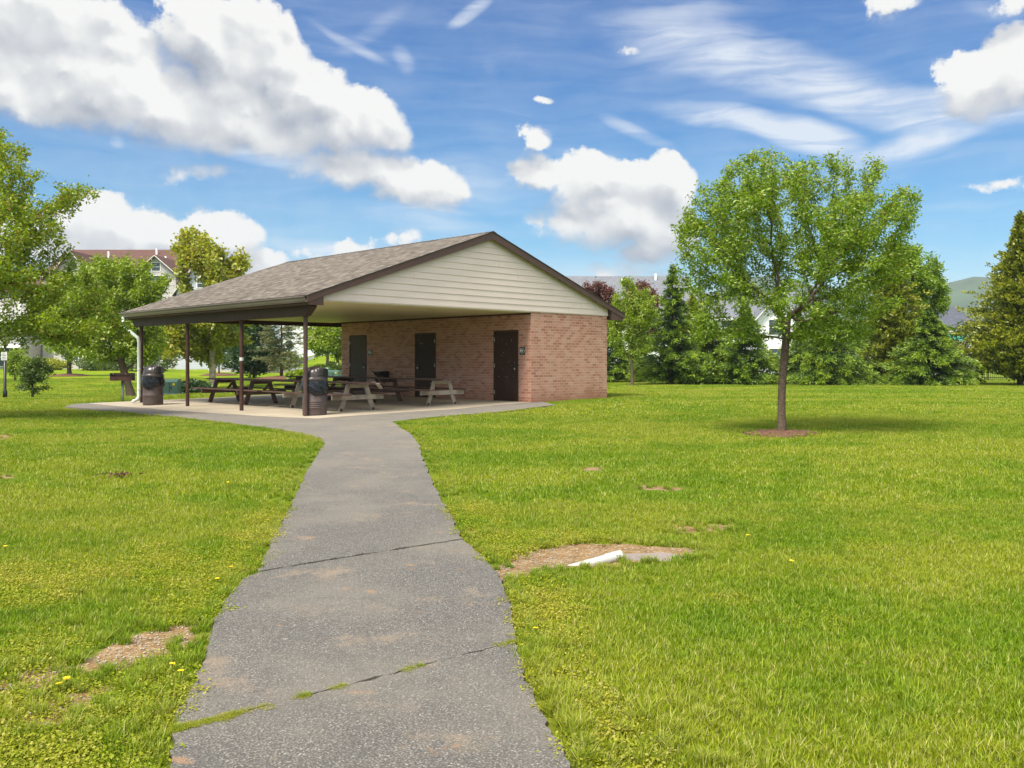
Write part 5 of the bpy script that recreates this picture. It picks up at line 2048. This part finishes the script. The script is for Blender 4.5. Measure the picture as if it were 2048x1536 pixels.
for (px_, Y_, w_, h_, lab, m_) in ((668, 66.0, 3.0, .95, 'low dark clipped hedge behind the small utility cabinet', 'lf_hedge'), (386, 46.0, 1.7, .55, 'low dark shrub left of the mottled trunk', 'lf_pine'),
                                   (600, 58.0, 1.6, .55, 'low bright shrub right of the feathery conifer', 'lf_lime'), (100, 90.0, 3.5, 1.1, 'pale rounded shrub against the cream building', 'lf_yellow'),
                                   (210, 88.0, 5.0, 1.6, 'dark shrub bed against the building behind the grill', 'lf_hedge'), (300, 84.0, 5.0, 2.4, 'tall dark shrub behind the white downspout', 'lf_hedge'),
                                   (60, 92.0, 3.0, 1.0, 'small dark shrub under the white balcony', 'lf_hedge'), (540, 80.0, 6.0, 2.2, 'green shrub clump beyond the dark pine', 'lf_spruce')):
    shrub('shrub', lab, px_, Y_, w_, h_, M[m_], n=4200, leaf=.2, seed=int(px_))
for (px_, Y_, r_, lab) in ((139, 68, 1.5, 'dark mulch disc under the round tree by the cream building'), (438, 70, 1.5, 'dark mulch mound under the small pine'), (563, 60, 1.7, 'dark mulch mound under the feathery conifer')):
    x_, y_, z_ = gx(px_, Y_)
    tag(MB().lathe([(r_, -.08), (r_, .03), (r_ * .6, .16), (.05, .22)], 24, c=(0, 0)).build('mulch_mound', M['mulch'], loc=(x_, y_, z_)), lab, 'mulch')

# --- background screen on the right
conifer('arborvitae', 'dark conifer half hidden behind the brick corner', 1225, 50.0, 625, 42, M['lf_spruce'], M['bark_dark'], 'spruce', 230, 61, leaf=.18, per=85)
conifer('arborvitae', 'dark bushy conifer behind the slim young tree', 1278, 51.0, 630, 45, M['lf_spruce'], M['bark_dark'], 'spruce', 230, 62, leaf=.18, per=85)
deciduous('young_tree', 'slim young yellow-green tree just right of the pavilion', 1264, 43.5,
          [(1262, 640, 48, 55), (1245, 600, 28, 30), (1285, 610, 30, 40), (1235, 670, 22, 28), (1300, 650, 18, 35), (1258, 570, 14, 22), (1265, 700, 40, 22), (1295, 590, 10, 15)],
          1.0, M['lf_lime'], M['bark'], n_att=900, n_leaf=15000, leaf=.115, step=.15, trunk_top=1.5, r_base=.075, clumps=62, csig=.2, seed=63, branch_r=.007, scatter_r=.1)
deciduous('plum_tree', 'dark purple-leaved plum tree above the right eave', 1200, 56.0,
          [(1195, 600, 42, 30), (1190, 575, 28, 16), (1215, 640, 35, 40)], 1.8, M['lf_plum'], M['bark_dark'], n_att=900, n_leaf=16000, leaf=.15, step=.2, trunk_top=1.3, r_base=.12, clumps=55, csig=.22, seed=65, branch_r=.009, scatter_r=.12)
deciduous('plum_tree', 'dark purple-leaved plum tree behind the slim young tree', 1285, 56.5,
          [(1280, 600, 38, 34), (1265, 575, 14, 18), (1300, 590, 18, 26), (1290, 650, 35, 50)], 1.8, M['lf_plum'], M['bark_dark'], n_att=900, n_leaf=16000, leaf=.15, step=.2, trunk_top=1.3, r_base=.12, clumps=55, csig=.22, seed=66, branch_r=.009, scatter_r=.12)
conifer('spruce_tree', 'tall pointed light green conifer behind the lawn, left of the foreground tree', 1345, 46.0, 528, 62, M['lf_spruce'], M['bark_dark'], 'spruce', 330, 71, leaf=.15, per=212, power=.78)
conifer('spruce_tree', 'broad low spruce between the pointed conifer and the foreground trunk', 1425, 47.0, 640, 62, M['lf_spruce'], M['bark_dark'], 'spruce', 240, 72, leaf=.15, per=195, power=.6)
conifer('spruce_tree', 'bushy bright-tipped spruce just left of the foreground trunk', 1490, 45.5, 610, 58, M['lf_spruce'], M['bark_dark'], 'spruce', 250, 73, leaf=.15, per=195, power=.65)
conifer('arborvitae', 'dark olive conifer seen under the left side of the foreground crown', 1385, 52.0, 590, 45, M['lf_arbor'], M['bark_dark'], 'arbor', 420, 74, leaf=.17, per=48)
conifer('spruce_tree', 'drooping bright-tipped spruce just right of the foreground trunk', 1645, 45.0, 610, 88, M['lf_spruce'], M['bark_dark'], 'spruce', 340, 75, leaf=.15, per=238, power=.55, droop=.35)
conifer('arborvitae', 'slim conifer behind the drooping spruce', 1600, 50.0, 640, 40, M['lf_spruce'], M['bark_dark'], 'spruce', 320, 76, leaf=.22, per=28)
conifer('arborvitae', 'tall olive arborvitae right of the foreground crown', 1785, 46.5, 478, 66, M['lf_arbor'], M['bark_dark'], 'arbor', 1000, 77, leaf=.16, per=52, power=.72)
deciduous('shade_tree', 'bright green leafy tree rising behind the olive arborvitae', 1830, 50.0,
          [(1825, 560, 62, 60), (1790, 520, 45, 40), (1860, 590, 38, 50), (1820, 500, 30, 25), (1800, 620, 60, 50), (1870, 545, 18, 22)],
          2.0, M['lf_main'], M['bark'], n_att=1200, n_leaf=22000, leaf=.17, step=.22, trunk_top=2.0, r_base=.14, clumps=75, csig=.3, seed=78, branch_r=.01, scatter_r=.13)
conifer('spruce_tree', 'low wide spruce with bright tips at the right of the hedge line', 1858, 44.5, 625, 78, M['lf_spruce'], M['bark_dark'], 'spruce', 330, 79, leaf=.15, per=229, power=.6, droop=.3)
shrub('shrub', 'loose grey-green bush between the wide spruce and the big olive arborvitae', 1935, 47.0, 2.6, 3.2, M['lf_hedge'], n=5200, leaf=.14, seed=81)
conifer('arborvitae', 'very large olive arborvitae at the right edge', 2040, 44.0, 428, 92, M['lf_arbor'], M['bark_dark'], 'arbor', 1600, 82, leaf=.155, per=60, power=.86)
shrub('shrub', 'low green bush behind the foreground trunk', 1545, 47.0, 2.4, 1.5, M['lf_spruce'], n=2600, leaf=.14, seed=83)
shrub('shrub', 'green bush filling the gap right of the pointed conifer', 1390, 45.5, 2.2, 1.7, M['lf_spruce'], n=2600, leaf=.14, seed=84)
shrub('shrub', 'dark bush at the foot of the tall olive arborvitae', 1735, 46.5, 2.0, 2.6, M['lf_hedge'], n=2600, leaf=.14, seed=85)


# black metal fence behind the screen
fX0, fX1, fY = gx(1190, 54)[0], gx(2100, 54)[0], 54.0
fn = thing('metal_fence', 'black metal picket fence behind the conifers on the right', 'fence', (fX0, fY, zg1(fX0, fY)), 0)
Lf = fX1 - fX0
mb = MB()
x = 0.0
while x < Lf:
    mb.beam((x, 0, .05), (x, 0, 1.15), .02, .02); x += .12
mb.build('pickets', M['black'], fn)
mb = MB(); mb.beam((0, .02, .2), (Lf, .02, .2), .02, .04); mb.beam((0, .02, 1.05), (Lf, .02, 1.05), .02, .04)
mb.build('rails', M['black'], fn)
x = 0.0
while x <= Lf:
    MB().beam((x, .03, -.1), (x, .03, 1.25), .06, .06).build('post', M['black'], fn); x += 2.4


# ------------------------------------------------------------------ buildings
def window(root, x, y, z, w, h, face=-1, m='win_white'):
    """window on a wall whose outside faces -Y at local y"""
    mb = MB()
    f = .07
    mb.box(x - w / 2 - f, x + w / 2 + f, y - .05, y - .002, z - f, z)
    mb.box(x - w / 2 - f, x + w / 2 + f, y - .05, y - .002, z + h, z + h + f)
    mb.box(x - w / 2 - f, x - w / 2, y - .05, y - .002, z, z + h)
    mb.box(x + w / 2, x + w / 2 + f, y - .05, y - .002, z, z + h)
    mb.box(x - w / 2, x + w / 2, y - .045, y - .004, z + h * .48, z + h * .52)
    o = mb.build('window', M[m], root)
    MB().box(x - w / 2, x + w / 2, y - .022, y - .003, z, z + h * .479).build('pane', M['glass'], o)
    MB().box(x - w / 2, x + w / 2, y - .022, y - .003, z + h * .521, z + h).build('pane', M['glass'], o)


def gable_house(name, label, X0, X1, Y, depth, z_e, z_r, m_wall, m_roof, zb=0.0, floors=2, bays=(), rz=0.0, chimneys=(), win=True, step=3.2):
    root = thing(name, label, 'building', (X0, Y, zb), rz)
    W = X1 - X0
    e, r = z_e - zb, z_r - zb
    mb = MB()
    mb.box(0, W, 0, depth, -.6, e)
    mb.add([(0, 0, e), (0, depth, e), (0, depth / 2, r - .1)], [(0, 1, 2)])
    mb.add([(W, 0, e), (W, depth, e), (W, depth / 2, r - .1)], [(2, 1, 0)])
    mb.build('wall', m_wall, root)
    mb = MB()
    ov = .4
    for (ya, yb) in ((-ov, depth / 2), (depth + ov, depth / 2)):
        ze = e - ov * (r - e) / (depth / 2)
        v = [(-ov, ya, ze), (W + ov, ya, ze), (W + ov, yb, r), (-ov, yb, r)]
        v2 = [(a, b, c - .14) for a, b, c in v]
        mb.add(v + v2, [(0, 1, 2, 3), (7, 6, 5, 4), (0, 4, 5, 1), (1, 5, 6, 2), (3, 2, 6, 7), (0, 3, 7, 4)])
    rf = mb.build('roof', m_roof, root)
    for (cx, cy) in chimneys:
        zc = e + (r - e) * (cy + ov) / (depth / 2 + ov)
        MB().box(cx - .1, cx + .1, cy - .1, cy + .1, zc - .3, zc + .65).build('vent_pipe', M['win_white'], rf)
    MB().box(-.41, W + .41, -ov - .06, -ov - .005, e - .36, e - .18).build('eave_trim', M['win_white'], root)
    fh = e / floors
    for (b0, b1, bz, bd) in bays:     # front gables: x0, x1, gable peak height above eave, projection
        m_b = MB()
        bm = (b0 + b1) / 2
        m_b.box(b0, b1, -bd, -.001, -.6, e)
        m_b.add([(b0, -bd, e), (b1, -bd, e), (bm, -bd, e + bz)], [(0, 1, 2)])
        m_b.build('gable_wall', m_wall, root)
        m_r = MB()
        for sx, xa in ((-1, b0), (1, b1)):
            a = (xa + sx * .35, e - .35 * bz / ((b1 - b0) / 2))
            v = [(a[0], -bd - .4, a[1] + .1), (bm, -bd - .4, e + bz + .1), (bm, depth * .5, e + bz + .1), (a[0], depth * .3, a[1] + .1)]
            v2 = [(p, q, w_ - .14) for p, q, w_ in v]
            m_r.add(v + v2, [(0, 1, 2, 3), (7, 6, 5, 4), (0, 4, 5, 1), (3, 2, 6, 7), (0, 3, 7, 4)])
        m_r.build('gable_roof', m_roof, root)
        m_t = MB()
        for sx, xa in ((-1, b0), (1, b1)):
            m_t.beam((xa + sx * .35, -bd - .43, e - .35 * bz / ((b1 - b0) / 2)), (bm, -bd - .43, e + bz), .05, .22, up=(0, -1, 0))
        m_t.build('rake_trim', M['win_white'], root)
        for k in range(floors):
            window(root, bm, -bd, k * fh + .95, 1.5, 1.4)
        window(root, bm, -bd, e + bz * .12, .9, .9)
    if win:
        x = step / 2
        while x < W - 1:
            if not any(b0 - .8 < x < b1 + .8 for b0, b1, _, _ in bays):
                for k in range(floors):
                    window(root, x, 0, k * fh + .95, 1.0, 1.4)
            x += step
    return root


# cream apartment building on the left, far side of the lawn
def XW(px, Y): return (px - 1024) / F * Y


zB = zg1(XW(200, 100), 100)
gable_house('apartment_building', 'large cream apartment building with brown roofs and front gables behind the left trees', XW(85, 100), XW(372, 100), 100, 15, 11.0, 14.7,
            M['cream_wall'], M['brown_roof'], zB, 4, bays=((2.0, 6.0, 2.4, 1.4), (11.2, 15.6, 1.9, 1.4)), chimneys=((5.2, 5.0), (10.5, 6.0), (12.6, 3.4)))
gable_house('apartment_building', 'pale blue-grey wing with brown gable roof behind the tall airy tree', XW(352, 96), XW(468, 96), 96, 13, 8.6, 10.6,
            M['blue_wall'], M['brown_roof'], zB, 3, bays=((.6, 6.0, 3.6, 1.5),), chimneys=())
# left wing with white balconies
bw = thing('apartment_building', 'cream apartment wing with white railed balcony at the far left edge', 'building', (XW(-60, 98), 98, zB), 0)
W_ = XW(62, 98) - XW(-60, 98)
MB().box(0, W_, 0, 12, -.5, 8.6).build('wall', M['cream_wall'], bw)
mb = MB(); v = [(-.4, -.4, 8.5), (W_ + .4, -.4, 8.5), (W_ + .4, 6, 11.5), (-.4, 6, 11.5), (W_ + .4, 12.4, 8.5), (-.4, 12.4, 8.5)]
mb.add(v, [(0, 1, 2, 3), (3, 2, 4, 5), (1, 4, 2), (0, 3, 5)]); mb.build('roof', M['brown_roof'], bw)
for (zf_, nm) in ((2.75, 'balcony'), (5.5, 'balcony')):
    mb = MB(); mb.box(0, W_ - .2, -1.8, -.002, zf_ - .45, zf_); b0 = mb.build(nm, M['win_white'], bw)
    mb = MB()
    x = .1
    while x < W_ - .2:
        mb.beam((x, -1.74, zf_ + .06), (x, -1.74, zf_ + 1.0), .035, .035); x += .15
    mb.beam((0, -1.74, zf_ + 1.03), (W_ - .2, -1.74, zf_ + 1.03), .06, .07)
    mb.build('railing', M['win_white'], b0)
for x in (.1, W_ / 2, W_ - .3):
    MB().box(x - .12, x + .12, -1.7, -1.46, -.4, 8.1).build('column', M['win_white'], bw)
for k in range(2):
    for x in (1.4, 4.0):
        window(bw, x, 0, .3 + k * 2.9, 1.6, 2.0)

# pale building across the road, seen between the last post and the brick
gable_house('apartment_building', 'pale far building across the road seen between front post and brick wall', XW(560, 150), XW(700, 150), 150, 14, 9.0, 12.5,
            M['white_wall'], M['grey_roof'], 2.2, 3, chimneys=())
# grey-roofed houses on the right
gable_house('townhouse', 'long white townhouse row with grey shingle roof behind the purple trees', XW(1120, 88), XW(1395, 88), 88, 14, 6.2, 10.3,
            M['white_wall'], M['grey_roof'], 0.0, 2, chimneys=((6.8, 5.0), (10.5, 6.2)))
gable_house('townhouse', 'white house seen through the gap left of the foreground trunk', XW(1420, 84), XW(1660, 84), 84, 12, 5.4, 8.2,
            M['white_wall'], M['grey_roof'], 0.0, 2, bays=((4.2, 7.8, 2.0, 1.2),), chimneys=())
gable_house('townhouse', 'low white house with dark slate-grey roof at the right, below the hill', XW(1868, 74), XW(1962, 74), 74, 11, 3.95, 6.1,
            M['white_wall'], M['slate_roof'], 0.0, 1, chimneys=())
tag(MB().lathe([(.03, 0), (.03, 2.2), (1.3, 2.25), (.9, 2.55), (.4, 2.75), (.02, 2.85)], 12).build('patio_umbrella', M['teal'], loc=(XW(1905, 70), 70, .6)), 'teal patio umbrella by the low house right of the wide spruce', 'umbrella')

# ------------------------------------------------------------------ road beyond, kerb, hill
road = [(XW(420, 84), 84), (XW(480, 80), 80), (XW(600, 78.5), 78.5), (XW(720, 80), 80), (XW(760, 100), 100), (XW(720, 126), 126), (XW(640, 124), 124), (XW(600, 108), 108), (XW(500, 96), 96), (XW(420, 90), 90)]
sheet('road', [road], 2.0, .16, M['road'], skirt=.35)
mb = MB()
for a, b in zip(road[:3], road[1:4]):
    n = 8
    for k in range(n):
        p = np.array(a) + (np.array(b) - np.array(a)) * k / n; q = np.array(a) + (np.array(b) - np.array(a)) * (k + 1) / n
        mb.beam((p[0], p[1] - .1, zg1(*p) + .08), (q[0], q[1] - .1, zg1(*q) + .08), .25, .22)
tag(mb.build('kerb', M['kerb']), kind='structure')

n1, n2 = 60, 12
V = []
for i in range(n1):
    for j in range(n2):
        x = 250 + i * 22.0; y = 1150 + j * 50
        ridge = 132 * math.exp(-((j - 6) / 3.4) ** 2) * (1 + .10 * math.sin(i * .23 + 1) + .04 * math.sin(i * .9)) * min(1, (n1 - i) / 10, (i + 1) / 6)
        if i > 30: ridge *= max(.45, 1 - (i - 30) * .012)
        V.append((x, y, ridge + random.uniform(-1.2, 1.2)))
Fc = [(i * n2 + j, (i + 1) * n2 + j, (i + 1) * n2 + j + 1, i * n2 + j + 1) for i in range(n1 - 1) for j in range(n2 - 1)]
mb = MB(); mb.add(V, Fc)
tag(mb.build('hill', M['hill'], smooth=True), kind='structure')

# ------------------------------------------------------------------ dandelions and litter
dn0 = None
for (px_, py_, lab) in ((462, 1150, 'dandelion at the left path edge just below the upper joint'), (436, 1174, 'right one of two dandelions left of the path middle'), (418, 1175, 'left one of two dandelions left of the path middle'),
                        (340, 1352, 'upper of two dandelions close to the lower left path edge'), (361, 1367, 'lower of two dandelions close to the lower left path edge'), (135, 1380, 'upper of two dandelions in the bottom left corner'),
                        (122, 1393, 'lower of two dandelions in the bottom left corner'), (1071, 1278, 'dandelion in the weeds right of the path by the lower joint'), (12, 1107, 'dandelion at the far left edge of the lawn'),
                        (456, 974, 'lone distant dandelion left of the path'), (1496, 1084, 'dandelion right of the brown soil spots'), (1581, 1137, 'dandelion on the open lawn right of the puddle')):
    x_, y_ = hit(px_, py_)
    z_ = zg1(x_, y_)
    if dn0 is None:
        root = thing('dandelion', lab, 'dandelion', (x_, y_, z_), 0, 'yellow dandelions dotted in the lawn')
        MB().tube([(0, 0, 0), (.004, .002, .03), (.0, .0, .062)], .0018, 5).build('stem', M['weed'], root)
        mb = MB()
        for k in range(26):
            a = k * 2.4; r = .0165 * math.sqrt((k + 1) / 26)
            mb.quad((0, 0, .060), (r * math.cos(a - .3), r * math.sin(a - .3), .066), (1.15 * r * math.cos(a), 1.15 * r * math.sin(a), .064), (r * math.cos(a + .3), r * math.sin(a + .3), .066))
        mb.build('flower_head', M['yellow'], root)
        dn0 = root
    else:
        root = copy_tree(dn0)
        root.location = (x_, y_, z_)
        root['label'] = lab
        root.rotation_euler = (random.uniform(-.3, .1), random.uniform(-.2, .2), random.random() * 6)
# fallen twig with dead leaves on the left lawn
x_, y_ = hit(228, 957)
tw = thing('fallen_twig', 'small fallen twig with brown dead leaves on the left lawn', 'twig', (x_, y_, zg1(x_, y_) + .03), 0)
MB().tube([(-.28, 0, .01), (-.1, .02, .04), (.02, 0, .03), (.16, .03, .035)], [.004, .006, .006, .003], 5).build('stem', M['bark_dark'], tw)
LV, LF, LA = leaf_quads(np.random.default_rng(3).normal(0, 1, (40, 3)) * np.array([.07, .03, .012]) + np.array([.08, 0, .03]), .05, np.random.default_rng(4))
link('dead_leaves', np_mesh('dead_leaves', LV, LF), M['mulch'], tw)

# ------------------------------------------------------------------ distant air
M_h = bpy.data.materials.new('haze'); M_h.use_nodes=True
ht = NT(M_h.node_tree); ht.n.clear()
pv = ht.node('ShaderNodeVolumePrincipled'); pv.inputs['Color'].default_value=(.80,.88,1.0,1); pv.inputs['Density'].default_value=.0002; pv.inputs['Anisotropy'].default_value=0.0
ho = ht.node('ShaderNodeOutputMaterial'); ht.l.new(pv.outputs[0], ho.inputs['Volume'])
hz = MB().box(-3600,3600,-3600,3600,-1.9,165).build('haze', M_h); tag(hz, kind='stuff')
